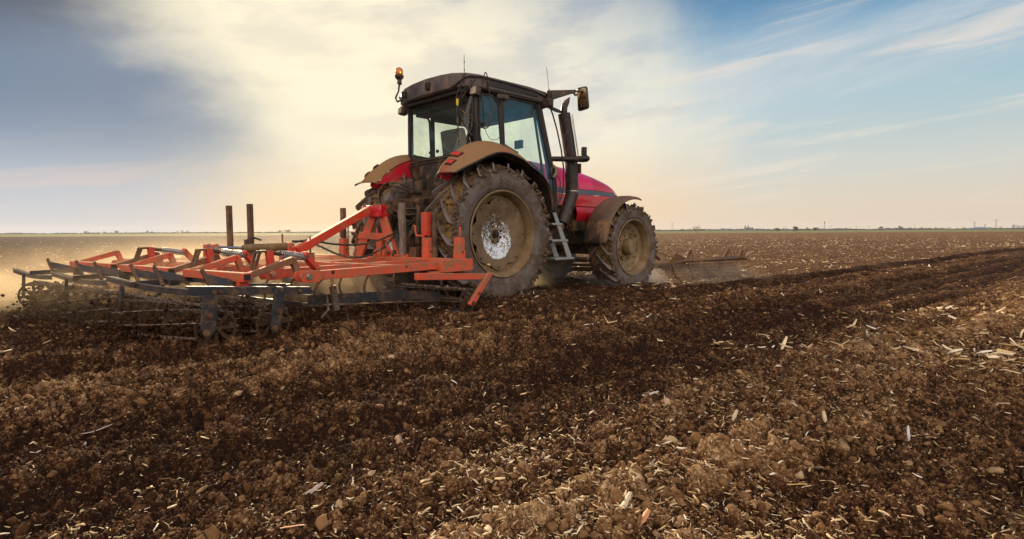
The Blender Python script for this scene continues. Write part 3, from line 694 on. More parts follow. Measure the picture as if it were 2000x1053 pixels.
# hood: lofted sections
HX = [1.66, 2.0, 2.4, 2.8, 3.05, 3.3, 3.5, 3.68, 3.82, 3.92, 3.985]
def hprof(x):
    t = np.interp(x, [1.66, 2.25, 2.7, 3.0, 3.35, 3.7, 3.92, 3.985], [2.16, 2.13, 2.09, 2.055, 1.99, 1.90, 1.80, 1.70])
    w_ = np.interp(x, [1.66, 2.3, 3.0, 3.5, 3.8, 3.985], [.44, .43, .42, .40, .37, .30]); return float(t), float(w_)
def sect(x, z0, z1, side, n=10, zs=1.62):
    """points from the sill up over the top centre"""
    t, w_ = hprof(x); pts = []
    for i in range(n + 1):
        z = z0 + (z1 - z0) * i / n; k = max(0, min(1, (z - 1.60) / (t - 1.60))); y = w_ * (1 - k ** 2.6) ** (1 / 2.2) if k > 0 else w_
        pts.append((x, side * y, z))
    return pts
def hood_shell(xs, name, mat, zlo):
    mb = MB(); rows = []
    for x in xs:
        t, w_ = hprof(x); zl = zlo(x); th = [i / 16 for i in range(17)]
        zz = [zl + (t - zl) * (1 - (1 - a) ** 2.2) for a in th]
        Lp = []
        for z in zz:
            k = max(0, min(1, (z - 1.60) / max(.02, t - 1.60))); Lp.append((w_ * (1 - k ** 2.6) ** (1 / 2.2), z))
        rows.append([(x, -y, z) for y, z in Lp] + [(x, y, z) for y, z in Lp[-2::-1]])
    mb.sheet(rows, .012); return part(mb, name, mat, smooth=40)
hood_shell([1.66, 1.8, 2.0, 2.2, 2.4, 2.6, 2.8, 2.95, 3.10], 'hood', 'pink', lambda x: 1.715 - (x - 2) * .012)
hood_shell([3.104, 3.2, 3.3, 3.4, 3.5, 3.6, 3.68, 3.76, 3.84, 3.9, 3.95, 3.985], 'hood_nose', 'red', lambda x: 1.702 - (x - 3.1) * .03)
mb = MB(); rows = [[(x, -hprof(x)[1] - .006, z) for z in (1.61, 1.66, 1.714 - (x - 2) * .018)] for x in [1.66, 2.0, 2.5, 3.0, 3.3, 3.5, 3.7, 3.8]]; mb.sheet(rows, .008)
rows = [[(x, hprof(x)[1] + .006, z) for z in (1.61, 1.66, 1.714 - (x - 2) * .018)] for x in [1.66, 2.0, 2.5, 3.0, 3.3, 3.5, 3.7, 3.8]]; mb.sheet(rows, .008, flip=True); part(mb, 'hood_stripe', 'stripe')
mb = MB()
for s in (-1, 1):
    rows = [[(x, s * (hprof(x)[1] + (.0 if z > 1.5 else .012 * (1.5 - z) * 3)), z) for z in (1.40, 1.45, 1.50, 1.56, 1.605)] for x in [1.66, 2.0, 2.3, 2.6, 3.0, 3.3, 3.6, 3.8, 3.93]]; mb.sheet(rows, .012)
    rows = [[(x, s * (hprof(x)[1] - .01 + .035 * math.sin(math.pi * (1.385 - z) / .26)), z) for z in (1.135, 1.19, 1.25, 1.31, 1.36, 1.385)] for x in [2.56, 2.62, 2.9, 3.2, 3.5, 3.8]]; mb.sheet(rows, .012)
rows = [[(3.985 - abs(y) * .25, y, z) for z in (1.14, 1.3, 1.5, 1.66)] for y in (-.36, -.2, 0, .2, .36)]; mb.sheet(rows, .01)
part(mb, 'side_panel', 'red', smooth=30)
mb = MB(); mb.box((1.70, 0, 1.55), (.08, .84, .9)); part(mb, 'firewall', 'black', bevel=.02)
# exhaust stack
E = [(1.797, -.80, 2.875), (1.83, -.81, 2.70), (1.87, -.825, 2.48), (1.93, -.845, 2.11)]
mb = MB(); mb.tube(E, .103, 24); ex = part(mb, 'exhaust', 'exhaust')
mb = MB(); mb.tube([(1.93, -.845, 2.12), (1.932, -.846, 2.10)], .112, 24); mb.tube([(1.932, -.846, 2.10), (1.945, -.85, 1.72), (1.947, -.85, 1.55), (1.90, -.85, 1.45), (1.80, -.85, 1.27), (1.69, -.85, 1.075)], [.108, .108, .108, .106, .104, .10], 24); mb.build('lower_pipe', M['exhaust'], ex)
mb = MB(); mb.tube([(1.945, -.85, 1.618), (1.945, -.85, 1.606)], .114, 24); mb.tube([(1.86, -.93, 2.86), (1.99, -.97, 2.12)], .007, 6); mb.tube([(1.84, -.93, 2.82), (1.97, -.97, 2.14)], .006, 6); mb.build('clamp', M['bright'], ex)
mb = MB(); mb.tube([(1.80, -.80, 2.86), (1.80, -.80, 2.93), (1.815, -.80, 3.0), (1.85, -.82, 3.07), (1.90, -.84, 3.15)], [.055, .055, .052, .045, .006], 14); mb.build('outlet', M['exhaust'], ex)
mb = MB(); mb.box((2.04, -.93, 1.99), (.03, .07, .16)); mb.tube([(1.69, -.85, 1.08), (1.68, -.85, .98)], .045, 12); mb.build('bracket', M['rust'], ex, bevel=.006)
mb = MB(); pl = [(1.27, -.80, 2.96), (1.40, -.80, 2.965), (1.66, -.80, 2.925), (1.74, -.80, 2.91), (1.74, -.80, 2.87), (1.6, -.80, 2.875), (1.35, -.80, 2.92), (1.27, -.80, 2.925)]; mb.prism(pl, (0, .012, 0)); mb.cyl((1.40, -.815, 2.945), (1.40, -.78, 2.945), .028, 10)
for q in (.3, .5, .7, .9): mb.cyl((1.40 + .34 * q, -.806, 2.945 - .045 * q), (1.40 + .34 * q, -.802, 2.945 - .045 * q), .013, 8)
mb.build('stay', M['black'], ex, smooth=0)
# front work lamp bar and second mirror stub beyond the exhaust
mb = MB(); mb.tube([(1.45, -.70, 2.12), (1.80, -.98, 2.12), (1.88, -1.16, 2.11)], [.04, .045, .055], 10); mb.lathe([(.001, 0), (.052, .0), (.055, .12), (.03, .16), (.001, .165)], (1.85, -1.10, 2.112), (.25, -1, 0), 14); part(mb, 'side_handle', 'exhaust', bevel=0)
mb = MB(); mb.box((2.25, -.86, 2.30), (.07, .08, .14)); part(mb, 'indicator_lamp', 'dark', bevel=.01)
# rear fenders
def smooth_pts(P, n=6):
    P = [Vector(p) for p in P]; out = []
    for i in range(len(P) - 1):
        p0, p1, p2, p3 = P[max(i - 1, 0)], P[i], P[i + 1], P[min(i + 2, len(P) - 1)]
        for k in range(n):
            t = k / n; out.append(.5 * ((2 * p1) + (p2 - p0) * t + (2 * p0 - 5 * p1 + 4 * p2 - p3) * t * t + (3 * p1 - p0 - 3 * p2 + p3) * t ** 3))
    return out + [P[-1]]
OUT = [(-.864, 1.705), (-.69, 1.79), (-.514, 1.867), (-.32, 1.955), (-.131, 2.02), (.03, 2.035), (.188, 2.015), (.38, 1.96), (.569, 1.868), (.72, 1.80), (.85, 1.70), (.95, 1.57), (1.0, 1.43), (1.0, 1.27)]
MID = [(-.87, 1.71), (-.86, 1.83), (-.70, 1.955), (-.52, 2.09), (-.34, 2.18), (-.10, 2.225), (.10, 2.215), (.36, 2.15), (.58, 2.06), (.76, 1.93), (.90, 1.80), (.98, 1.62), (1.02, 1.45), (1.02, 1.27)]
INN = [(-.80, 1.70), (-.72, 1.75), (-.62, 1.87), (-.45, 1.975), (-.26, 2.075), (-.06, 2.125), (.12, 2.12), (.38, 2.08), (.60, 2.0), (.77, 1.88), (.90, 1.76), (.99, 1.60), (1.03, 1.45), (1.03, 1.27)]
def fender_at(i, t, s):
    k = int(i); f = i - k; L_ = lambda A: (A[k][0] * (1 - f) + A[min(k + 1, 13)][0] * f, A[k][1] * (1 - f) + A[min(k + 1, 13)][1] * f)
    o_, m_, n_ = L_(OUT), L_(MID), L_(INN)
    if t <= .6: q = math.sin(t / .6 * math.pi / 2); x = o_[0] + (m_[0] - o_[0]) * t / .6; z = o_[1] + (m_[1] - o_[1]) * q
    else: q = (t - .6) / .4; x = m_[0] + (n_[0] - m_[0]) * q; z = m_[1] + (n_[1] - m_[1]) * q ** 2.2
    return Vector((x, s * (1.285 - .53 * t), z - (.012 if t == 0 else 0)))
for s in (-1, 1):
    rows = [[fender_at(i, t, s) for t in (0, .10, .25, .42, .56, .68, .80, .90, .96, 1.0)] for i in range(14)]
    # subdivide along
    mb = MB(); mb.sheet(rows, .012, flip=(s < 0)); fo = part(mb, 'fender', 'fendertop', smooth=60)
    fo['label'] = 'red rear fender with a brown dusty top, ' + ('near side' if s < 0 else 'far side')
    sm = fo.modifiers.new('s', 'SUBSURF'); sm.levels = 1; sm.render_levels = 1
    mb = MB(); mb.tube(smooth_pts([(x, s * 1.280, z - .012) for x, z in OUT], 3), .014, 8); mb.build('lip', M['black'], fo)
    # inner wall
    poly = [(x, s * .762, z - .02) for x, z in INN]
    low = [(1.03, 1.20), (.98, 1.05), (.80, 1.30), (.45, 1.48), (.1, 1.56), (-.08, 1.60), (-.30, 1.68), (-.52, 1.72)]
    mb = MB(); mb.prism(poly + [(x, s * .762, z) for x, z in low], (0, s * .016, 0)); mb.build('inner_panel', M['crimson'], fo, smooth=0)
    # black liner under the lip
    mb = MB(); rows = [[(x * .985, s * 1.262, z - .030), (x * .97, s * 1.20, z - .06), (x * .95, s * 1.0, z - .02 if abs(x) < .5 else z - .05), (x * .95, s * .80, z + .0)] for x, z in OUT[2:]]; mb.sheet(rows, .012); mb.build('liner', M['black'], fo)
    # tail lamps let into the dusty top near the rear tip
    for i0, t0, w_ in ((2.15, .50, .085), (1.25, .42, .06)):
        c_ = fender_at(i0, t0, s); e1 = (fender_at(i0 + .5, t0, s) - fender_at(i0 - .5, t0, s)).normalized(); e2 = (fender_at(i0, t0 + .1, s) - fender_at(i0, t0 - .1, s)).normalized(); nn = e1.cross(e2).normalized(); nn = nn if nn.z > 0 else -nn
        mb = MB(); mb.prism([c_ + e1 * (a_ * .065) + e2 * (b_ * w_) - nn * .012 for a_, b_ in ((-1, -.8), (-.6, 1), (1, .8), (.7, -1))], nn * .022); tl = mb.build('tail_lamp_housing', M['black'], fo, bevel=.004)
        mb = MB(); mb.prism([c_ + e1 * (a_ * .04) + e2 * (b_ * w_ * .72) + nn * .006 for a_, b_ in ((-1, -1), (-.7, 1), (1, .9), (.8, -1))], nn * .012); mb.build('tail_lamp', M['redlens'], tl, bevel=.003)
    mb = MB(); mb.lathe([(.001, .035), (.03, .03), (.045, .01), (.05, 0)], (.12, s * .93, 2.17), (.0, s * .25, 1), 18); ml = mb.build('marker_lamp', M['whitelens'], fo)
    ml.scale = (1.0, 1, 1)
    mb = MB(); mb.bar((-.8, s * .9, 1.70), (-.3, s * .86, 1.62), .02, .10); mb.build('brace', M['red'], fo)
# front fenders
for s in (-1, 1):
    rows = []
    pts = arc(3.27, .655, .915, 172, 78, 22)
    pts = [(2.40, .735)] + pts
    for x, z in pts:
        d = Vector((x - 3.27, 0, z - .655)).normalized(); row = []
        for t in (0, .04, .12, .3, .5, .7, .88, .96, 1):
            y = -1.225 + .50 * t; e = abs(t - .5) * 2; dr = -.05 * e ** 6 - .012 * e ** 2
            row.append((x + d.x * dr, s * -y, z + d.z * dr) if s > 0 else (x + d.x * dr, y, z + d.z * dr))
        rows.append(row)
    mb = MB(); mb.sheet(rows, .014, flip=(s > 0)); ff = part(mb, 'front_fender', 'ffender', smooth=60)
    mb = MB(); mb.tube([(3.27, s * .70, .9), (3.1, s * .74, 1.35), (3.1, s * .95, 1.54)], .022, 8)
    for x_, y_, z_ in ((2.388, 1.10, .83), (2.388, .86, .83)): mb.cyl((x_ - .012, s * y_, z_), (x_ + .02, s * y_, z_), .014, 8)
    mb.build('support', M['black'], ff)
# steps
st = MB(); st.prism([(1.235, -1.06, 1.24), (1.315, -1.06, 1.24), (1.72, -1.06, .50), (1.60, -1.06, .50)], (0, .015, 0)); st.prism([(1.235, -.78, 1.24), (1.315, -.78, 1.24), (1.72, -.78, .50), (1.60, -.78, .50)], (0, .015, 0))
st.prism([(1.33, -.79, 1.2), (1.36, -.79, 1.2), (1.40, -.79, .52), (1.30, -.79, .52)], (0, .012, 0))
lad = part(st, 'step_ladder', 'step')
for z, x0, x1 in ((1.06, 1.22, 1.46), (.80, 1.22, 1.60), (.51, 1.29, 1.76)):
    mb = MB(); mb.box(((x0 + x1) / 2, -.92, z), (x1 - x0, .30, .035)); mb.build('tread_plate', M['step'], lad, bevel=.008)
# cab -------------------------------------------------------------
cab = empty('cab', (0, 0, 0)); cab.parent = TR
def cpart(mb, name, mat, **k): return mb.build(name, M[mat] if isinstance(mat, str) else mat, cab, **k)
def ring(outer, inner, t): 
    mb = MB(); n = len(outer); t = Vector(t); o = [Vector(p) for p in outer]; i_ = [Vector(p) for p in inner]
    vs = o + i_ + [p + t for p in o] + [p + t for p in i_]; fs = []
    for k in range(n):
        j = (k + 1) % n; fs += [(k, j, n + j, n + k), (2 * n + k, 3 * n + k, 3 * n + j, 2 * n + j), (k, 2 * n + k, 2 * n + j, j), (n + k, n + j, 3 * n + j, 3 * n + k)]
    mb.add(vs, fs); return mb
def rnd(poly, r_, n=4):
    """round the corners of a 3D outline"""
    out = []; P = [Vector(p) for p in poly]
    for i, p in enumerate(P):
        a, b = P[i - 1], P[(i + 1) % len(P)]; da = (a - p); db = (b - p); ra = min(r_, da.length * .45); rb = min(r_, db.length * .45)
        p0, p2 = p + da.normalized() * ra, p + db.normalized() * rb
        for k in range(n + 1): t = k / n; out.append(p0 * (1 - t) ** 2 + p * 2 * t * (1 - t) + p2 * t * t)
    return out
def inset(poly, d):
    c = sum((Vector(p) for p in poly), Vector()) / len(poly); P = [Vector(p) for p in poly]; out = []
    nrm = Vector()
    for i in range(len(P)): nrm += (P[i] - c).cross(P[(i + 1) % len(P)] - c)
    nrm.normalize()
    for i, p in enumerate(P):
        a, b = (p - P[i - 1]).normalized(), (P[(i + 1) % len(P)] - p).normalized(); na, nb = nrm.cross(a), nrm.cross(b); n_ = (na + nb)
        n_ = n_.normalized() if n_.length > 1e-6 else na
        out.append(p + n_ * d / max(.5, n_.dot(na)))
    return out
def window(name, poly, t, r_=.06, fw=.028, gl='glass', bend=None):
    P = rnd(poly, r_, 5); Q = inset(P, fw)
    if bend: P = [bend(p) for p in P]; Q = [bend(p) for p in Q]
    t = Vector(t)
    o = ring([p - t * .5 for p in P], [p - t * .5 for p in Q], t).build(name, M['black'], cab, smooth=30)
    g_ = MB(); c = sum(Q, Vector()) / len(Q)
    if bend: c = bend(Vector((0, c.y, c.z)))
    n = len(Q)
    if bend:
        # fan of strips across the bent pane
        rows = []; zs = sorted(set(round(q.z, 3) for q in Q)); 
        tri = [(i, (i + 1) % n, n) for i in range(n)]
        import mathutils
        res = mathutils.geometry.delaunay_2d_cdt([Vector((q.y, q.z)) for q in Q] + [Vector((y_, z_)) for y_ in np.linspace(-.66, .66, 9) for z_ in np.linspace(2.2, 2.8, 5) if False], [], [tuple(range(n))], 1, 1e-5)
        g_.add([bend(Vector((0, v[0], v[1]))) for v in res[0]], [tuple(f) for f in res[2]])
    else: g_.add(Q, [tuple(range(n))])
    me = g_.build('pane', M[gl], o, smooth=0)
    return o
def rb(p): p = Vector(p); p.x = -.13 - .14 * (1 - min(1, abs(p.y / .80)) ** 2.2) - (2.9 - p.z) * .02; return p
window('rear_window', [(0, .76, 2.15), (0, .60, 2.045), (0, -.50, 2.045), (0, -.72, 2.16), (0, -.72, 2.32), (0, -.80, 2.40), (0, -.80, 2.93), (0, .66, 2.93), (0, .74, 2.6)], (-.03, 0, 0), .05, .022, 'glass', rb)
for s in (-1, 1):
    f = lambda x, z: (x, s * (.862 - max(0, z - 2.2) * .03), z)
    window('quarter_window', [f(-.10, 2.21), f(-.085, 2.86), f(.00, 2.90), f(.19, 2.91), f(.30, 2.80), f(.34, 2.21), f(.28, 2.16), f(-.0, 2.18)], (0, .03, 0), .05, .022, 'glass_blue')
    window('door', [f(.37, 2.10), f(.35, 2.94), f(1.10, 2.93), f(1.49, 1.72), f(1.50, 1.32), f(1.05, 1.30), f(.90, 1.75), f(.62, 2.02)], (0, .03, 0), .06, .03, 'glass_blue')
window('windshield', [(1.16, .72, 2.94), (1.16, -.72, 2.94), (1.55, -.62, 1.65), (1.55, .62, 1.65)], (.03, 0, 0), .05, .03, 'glass')
for s in (-1, 1):
    for a_, b_, w_, h_ in (((1.14, s * .845, 2.96), (1.52, s * .845, 1.72), .05, .07), ((1.52, s * .845, 1.72), (1.53, s * .845, 1.25), .05, .07), ((-.10, s * .83, 2.12), (-.115, s * .80, 2.96), .07, .07), ((.345, s * .862, 2.05), (.33, s * .84, 2.97), .035, .045), ((1.5, s * .80, 1.62), (1.16, s * .76, 2.9), .03, .05)):
        mb = MB(); mb.bar(a_, b_, w_, h_); cpart(mb, 'pillar', 'black', bevel=.01)
    mb = MB(); rows = [[(x, s * (.845), z) for z in (1.25, 1.6, 2.14)] for x in (-.12, .3, .9)]; mb.prism([(-.16, s * .80, 1.2), (-.16, s * .80, 2.06), (.0, s * .84, 2.15), (.33, s * .84, 2.12), (.62, s * .84, 1.99), (.9, s * .84, 1.72), (1.03, s * .84, 1.2)], (0, -s * .02, 0)); cpart(mb, 'side_panel', 'black', smooth=0)
mb = MB(); mb.prism([rb((0, y, 2.03)) + Vector((-.01, 0, 0)) for y in (.78, .5, .2, -.2, -.5, -.78)] + [(-.05, -.74, 2.03), (-.05, .74, 2.03)], (0.05, 0, -.75)); mb.tube([rb((0, y, 2.03)) + Vector((-.02, 0, 0)) for y in (.72, .3, 0, -.3, -.72)], .012, 6); mb.tube([rb((0, y, 1.985)) + Vector((-.016, 0, 0)) for y in (.72, .3, 0, -.3, -.72)], .010, 6)
cpart(mb, 'rear_panel', 'dark', smooth=30)
mb = MB(); mb.box((.65, 0, 1.22), (1.75, 1.5, .06)); cpart(mb, 'cab_floor', 'dark')
mb = MB(); mb.box((.55, 0, 2.94), (1.30, 1.50, .10)); mb.box((.02, 0, 2.84), (.22, 1.40, .13)); mb.box((1.06, 0, 2.82), (.24, 1.46, .16)); mb.box((.75, .735, 2.86), (.9, .05, .2)); cpart(mb, 'headliner', 'dark', bevel=.02)
# seat, wheel, console
sg = empty('seat', (0, 0, 0)); sg.parent = cab
mb = MB(); mb.sheet([[(.28 + .10 * math.sin(math.pi * i / 8) * -.4 - .02 * (j - 3), y * (.27 - .03 * abs(j - 3) / 3), 1.75 + .78 * j / 8) for i, y in enumerate((-1, -.7, -.3, 0, .3, .7, 1))] for j in range(9)], .12); mb.build('backrest', M['seat'], sg, bevel=.03, smooth=70)
mb = MB(); mb.box((.52, 0, 1.73), (.52, .54, .13)); mb.build('cushion', M['seat'], sg, bevel=.04)
mb = MB(); mb.box((.5, 0, 1.45), (.34, .36, .42)); mb.build('seat_base', M['dark'], sg, bevel=.03)
mb = MB(); mb.box((.42, -.40, 1.93), (.52, .14, .10)); mb.box((.62, -.42, 2.02), (.10, .09, .12)); mb.box((.42, .36, 1.93), (.45, .08, .07)); mb.build('armrest', M['seat'], sg, bevel=.02)
mb = MB(); mb.lathe([(.19 + .017 * math.cos(a), .017 * math.sin(a)) for a in np.linspace(0, 2 * math.pi, 9)[:-1]], (1.12, 0, 2.12), (-.45, 0, 1), 28, closed=True); mb.tube([(1.12, 0, 2.12), (1.28, 0, 1.75)], .03, 8); mb.bar((1.12, -.18, 2.12), (1.12, .18, 2.12), .03, .02); cpart(mb, 'steering_wheel', 'dark')
mb = MB(); mb.box((1.38, 0, 1.72), (.26, .46, .62)); mb.box((.62, -.66, 1.72), (1.0, .2, .42)); mb.box((.75, -.60, 1.98), (.3, .12, .16)); mb.tube([(.9, -.6, 1.95), (.92, -.6, 2.2)], .015, 6); mb.box((1.0, -.55, 2.32), (.04, .17, .13)); cpart(mb, 'console', 'seat', bevel=.03)
# roof
def roof_ring(k, z, dx=0, cr=0):
    base = [(-.40, .0), (-.39, .35), (-.37, .60), (-.28, .82), (-.12, .90), (.4, .905), (.9, .905), (1.28, .895), (1.44, .80), (1.52, .5), (1.55, 0)]
    base = base + [(x, -y) for x, y in base[-2:0:-1]]
    return [(.56 + (x - .56) * k + dx, y * k, z + cr * (1 - (y / .9) ** 2) + (-.0 if x < 1 else -(x - 1) * .06)) for x, y in base]
mb = MB(); rows = [roof_ring(.97, 2.945), roof_ring(1.0, 2.965), roof_ring(1.005, 3.0, 0, .02), roof_ring(.995, 3.12, 0, .05), roof_ring(.985, 3.135, 0, .055), roof_ring(.90, 3.145, 0, .065), roof_ring(.7, 3.155, 0, .075), roof_ring(.35, 3.16, 0, .08), roof_ring(.02, 3.165, 0, .08)]
rows = [r_ + [r_[0]] for r_ in rows]; mb.sheet(rows); mb.prism(roof_ring(.965, 2.95), (0, 0, .02))
rf = part(mb, 'roof', 'roof', smooth=40)
mb = MB()
for s in (-1, 1):                                   # dark recess and lower rail along the side
    mb.bar((.02, s * .905, 3.03), (1.05, s * .91, 3.03), .02, .055); mb.bar((-.05, s * .875, 2.955), (1.3, s * .875, 2.945), .03, .03)
mb.build('side_recess', M['black'], rf, bevel=.004)
mb = MB(); mb.tube([(-.385, -.60, 2.965), (-.375, -.66, 2.985), (-.32, -.79, 3.07), (-.26, -.86, 3.10), (-.1, -.925, 3.105), (.4, -.93, 3.10), (.95, -.93, 3.09), (1.34, -.91, 3.03)], .016, 8); mb.tube([(-.375, .66, 2.985), (-.32, .79, 3.07), (-.1, .925, 3.105), (.95, .93, 3.09), (1.34, .91, 3.03)], .016, 8); mb.build('trim_strip', M['roof'], rf)
mb = MB()
for y, zz in ((.52, 3.05), (-.10, 3.065)): mb.box((-.415, y, zz), (.05, .085, .10))
mb.build('marker_block', M['black'], rf, bevel=.006)
mb = MB(); mb.prism([(-.30, y, 2.945) for y in (-.72,)] + [(-.30, .62, 2.945), (-.02, .74, 2.945), (-.02, -.80, 2.945)], (0, 0, -.05)); mb.prism([(-.20, .66, 2.90), (-.20, -.70, 2.90), (-.17, -.70, 2.80), (-.17, .64, 2.80)], (.03, 0, 0)); mb.build('rear_visor', M['black'], rf)
# work lamps
def lamp(p, d, sz=(.09, .13, .12)):
    o_ = empty('work_lamp', p); o_.parent = TR; o_.rotation_euler = d
    mb = MB(); mb.box((0, 0, 0), (sz[0] * .2, sz[1], sz[2])); mb.prism([(.01, -sz[1] / 2, -sz[2] / 2), (.01, sz[1] / 2, -sz[2] / 2), (.01, sz[1] / 2, sz[2] / 2), (.01, -sz[1] / 2, sz[2] / 2)], (sz[0], 0, 0)); mb.build('housing', M['dark'], o_, bevel=.012)
    mb = MB(); mb.box((-.014, 0, 0), (.008, sz[1] * .82, sz[2] * .8)); mb.build('lens', M['lens'], o_, bevel=.006)
    mb = MB(); mb.tube([(.05, 0, .05), (.05, 0, .11), (.1, 0, .13)], .012, 6); mb.build('bracket', M['black'], o_)
lamp((-.34, .74, 2.86), (0, R(8), R(-8))); lamp((-.19, -.86, 2.905), (0, R(6), R(12)), (.09, .12, .12))
lamp((1.30, -.93, 2.94), (0, 0, R(188)), (.10, .15, .12)); lamp((1.30, .93, 2.94), (0, 0, R(172)), (.10, .15, .12))
# side mirrors on arms
for s in (-1, 1):
    mb = MB(); mb.bar((1.34, s * .93, 3.075), (1.52, s * 1.29, 3.105), .03, .15, wd2=.03, ht2=.035); mb.box((1.33, s * .92, 3.06), (.09, .07, .16)); mb.tube([(1.51, s * 1.24, 3.09), (1.53, s * 1.26, 3.05), (1.56, s * 1.27, 3.06)], .018, 8); mb.tube([(1.51, s * 1.27, 3.105), (1.585, s * 1.31, 3.10)], .013, 8)
    mb.box((1.29, s * .90, 2.96), (.11, .10, .11))
    ma = part(mb, 'mirror_arm', 'dark', bevel=.006)
    ctr = Vector((1.60, s * 1.34, 3.0)); Mr = Matrix.Rotation(R(s * 6), 3, 'Z') @ Matrix.Rotation(R(-6), 3, 'Y')
    pl = rnd([(0, -.115, -.175), (0, .115, -.185), (0, .105, .175), (0, -.105, .165)], .045)
    mb = MB(); mb.prism([Mr @ p + ctr for p in pl], Mr @ Vector((.035, 0, 0))); mh = mb.build('mirror', M['dark'], ma, bevel=.01, seg=2)
    mb = MB(); mb.prism([Mr @ (p * .90) + ctr + Mr @ Vector((-.004, 0, 0)) for p in pl], Mr @ Vector((.003, 0, 0))); mb.build('mirror_glass', M['mirror'], mh, smooth=0)
# aerials
mb = MB(); mb.tube([(-.30, -.80, 3.10), (-.30, -.80, 3.38)], .0035, 6); mb.cyl((-.30, -.80, 3.08), (-.30, -.80, 3.11), .03, 10); mb.tube([(-.30, -.80, 3.16), (-.30, -.80, 3.19)], .007, 6); mb.tube([(-.30, -.80, 3.27), (-.30, -.80, 3.30)], .007, 6); mb.build('aerial', M['black'], TR)
mb = MB(); mb.tube([(1.29, -.93, 3.10), (1.26, -.94, 3.28), (1.21, -.95, 3.48)], .0035, 6); mb.cyl((1.29, -.93, 3.08), (1.29, -.93, 3.16), .010, 8); mb.build('aerial', M['black'], TR)
# beacon
bc = MB(); bc.tube([(-.30, .70, 3.03), (-.36, .80, 3.0), (-.33, .89, 3.08), (-.27, .895, 3.20), (-.25, .897, 3.32)], .015, 8); bo = part(bc, 'beacon_pole', 'black')
mb = MB(); mb.lathe([(.001, 0), (.038, 0), (.036, .06), (.05, .075), (.068, .095), (.072, .125), (.055, .15), (.001, .152)], (-.25, .897, 3.315), (0, 0, 1), 24); mb.cyl((-.25, .87, 3.30), (-.25, .84, 3.30), .012, 8); bb = mb.build('beacon_base', M['dark'], bo)
mb = MB(); mb.lathe([(.055, 0), (.060, .02), (.058, .06), (.045, .09), (.022, .103), (.001, .106)], (-.25, .897, 3.465), (0, 0, 1), 24); mb.build('beacon_dome', M['amber'], bo)
# door furniture, door handle, cables
mb = MB(); mb.bar((.34, -.90, 2.18), (.58, -.93, 2.08), .06, .085); mb.box((.45, -.885, 2.125), (.06, .05, .06)); mb.bar((.345, -.87, 2.0), (.345, -.87, 2.12), .02, .04); mb.build('door_handle', M['dark'], cab, bevel=.02)
mb = MB(); mb.bar((.24, -.875, 2.895), (.46, -.885, 2.90), .05, .075); mb.build('door_hinge', M['dark'], cab, bevel=.02)
mb = MB(); mb.tube([(1.44, -.88, 2.0), (1.47, -.93, 1.94), (1.45, -.94, 1.86), (1.40, -.92, 1.80)], [.022, .03, .03, .02], 10); mb.build('grab_handle', M['rim'], cab); mb = MB(); mb.box((1.44, -.87, 1.88), (.10, .05, .20)); mb.build('door_latch', M['black'], cab, bevel=.02)
mb = MB()
mb.tube([(1.29, -.93, 2.93), (1.38, -.93, 2.78), (1.47, -.94, 2.55), (1.56, -.95, 2.25), (1.62, -.95, 1.95), (1.62, -.95, 1.7), (1.58, -.94, 1.5), (1.48, -.94, 1.36), (1.40, -.92, 1.33)], .012, 8)
mb.tube([(1.46, -.90, 1.9), (1.56, -.93, 1.75), (1.55, -.93, 1.5), (1.44, -.92, 1.36)], .008, 6)
mb.build('grab_rail', M['black'], TR)
mb = MB()
mb.tube(smooth_pts([(-.30, -.80, 3.06), (-.36, -.77, 2.95), (-.38, -.73, 2.82), (-.35, -.70, 2.72), (-.34, -.70, 2.4), (-.34, -.70, 2.16)]), .009, 6)
mb.tube(smooth_pts([(-.22, -.86, 3.04), (-.30, -.78, 2.9), (-.36, -.72, 2.76), (-.36, -.71, 2.5), (-.34, -.72, 2.2)]), .009, 6)
mb.tube(smooth_pts([(-.18, -.90, 3.06), (-.28, -.80, 2.88), (-.35, -.72, 2.70), (-.26, -.84, 2.55), (-.14, -.92, 2.42), (-.02, -.93, 2.40), (.06, -.93, 2.5), (.07, -.93, 2.75), (.02, -.94, 3.0), (-.02, -.95, 3.14), (-.04, -.93, 3.15), (-.07, -.93, 3.0)]), .008, 6)
mb.tube(smooth_pts([(-.33, -.72, 2.62), (-.28, -.78, 2.42), (-.22, -.86, 2.28)]), .011, 6)
mb.tube(smooth_pts([(-.07, -.92, 2.9), (-.05, -.90, 2.5), (.05, -.91, 2.28), (.2, -.91, 2.27), (.30, -.90, 2.36)]), .004, 5)
mb.tube(smooth_pts([(-.0, -.92, 3.0), (.15, -.92, 2.9), (.28, -.92, 2.8)]), .005, 5)
cb = mb.build('cables', M['hose'], TR)
mb = MB(); mb.tube([(-.365, -.72, 2.79), (-.355, -.71, 2.70)], .018, 8); mb.build('cable_tie', M['yellow'], cb)
for s in (1,):
    mb = MB()
    for (y, z) in ((.02, 2.13), (-.15, 2.135), (.66, 2.72)): p = rb((0, y, z)); mb.cyl(p, p + Vector((-.025, 0, 0)), .024, 12)
    mb.cyl((-.02, -.855, 2.47), (-.02, -.89, 2.47), .028, 12)
    mb.build('window_stud', M['black'], cab)
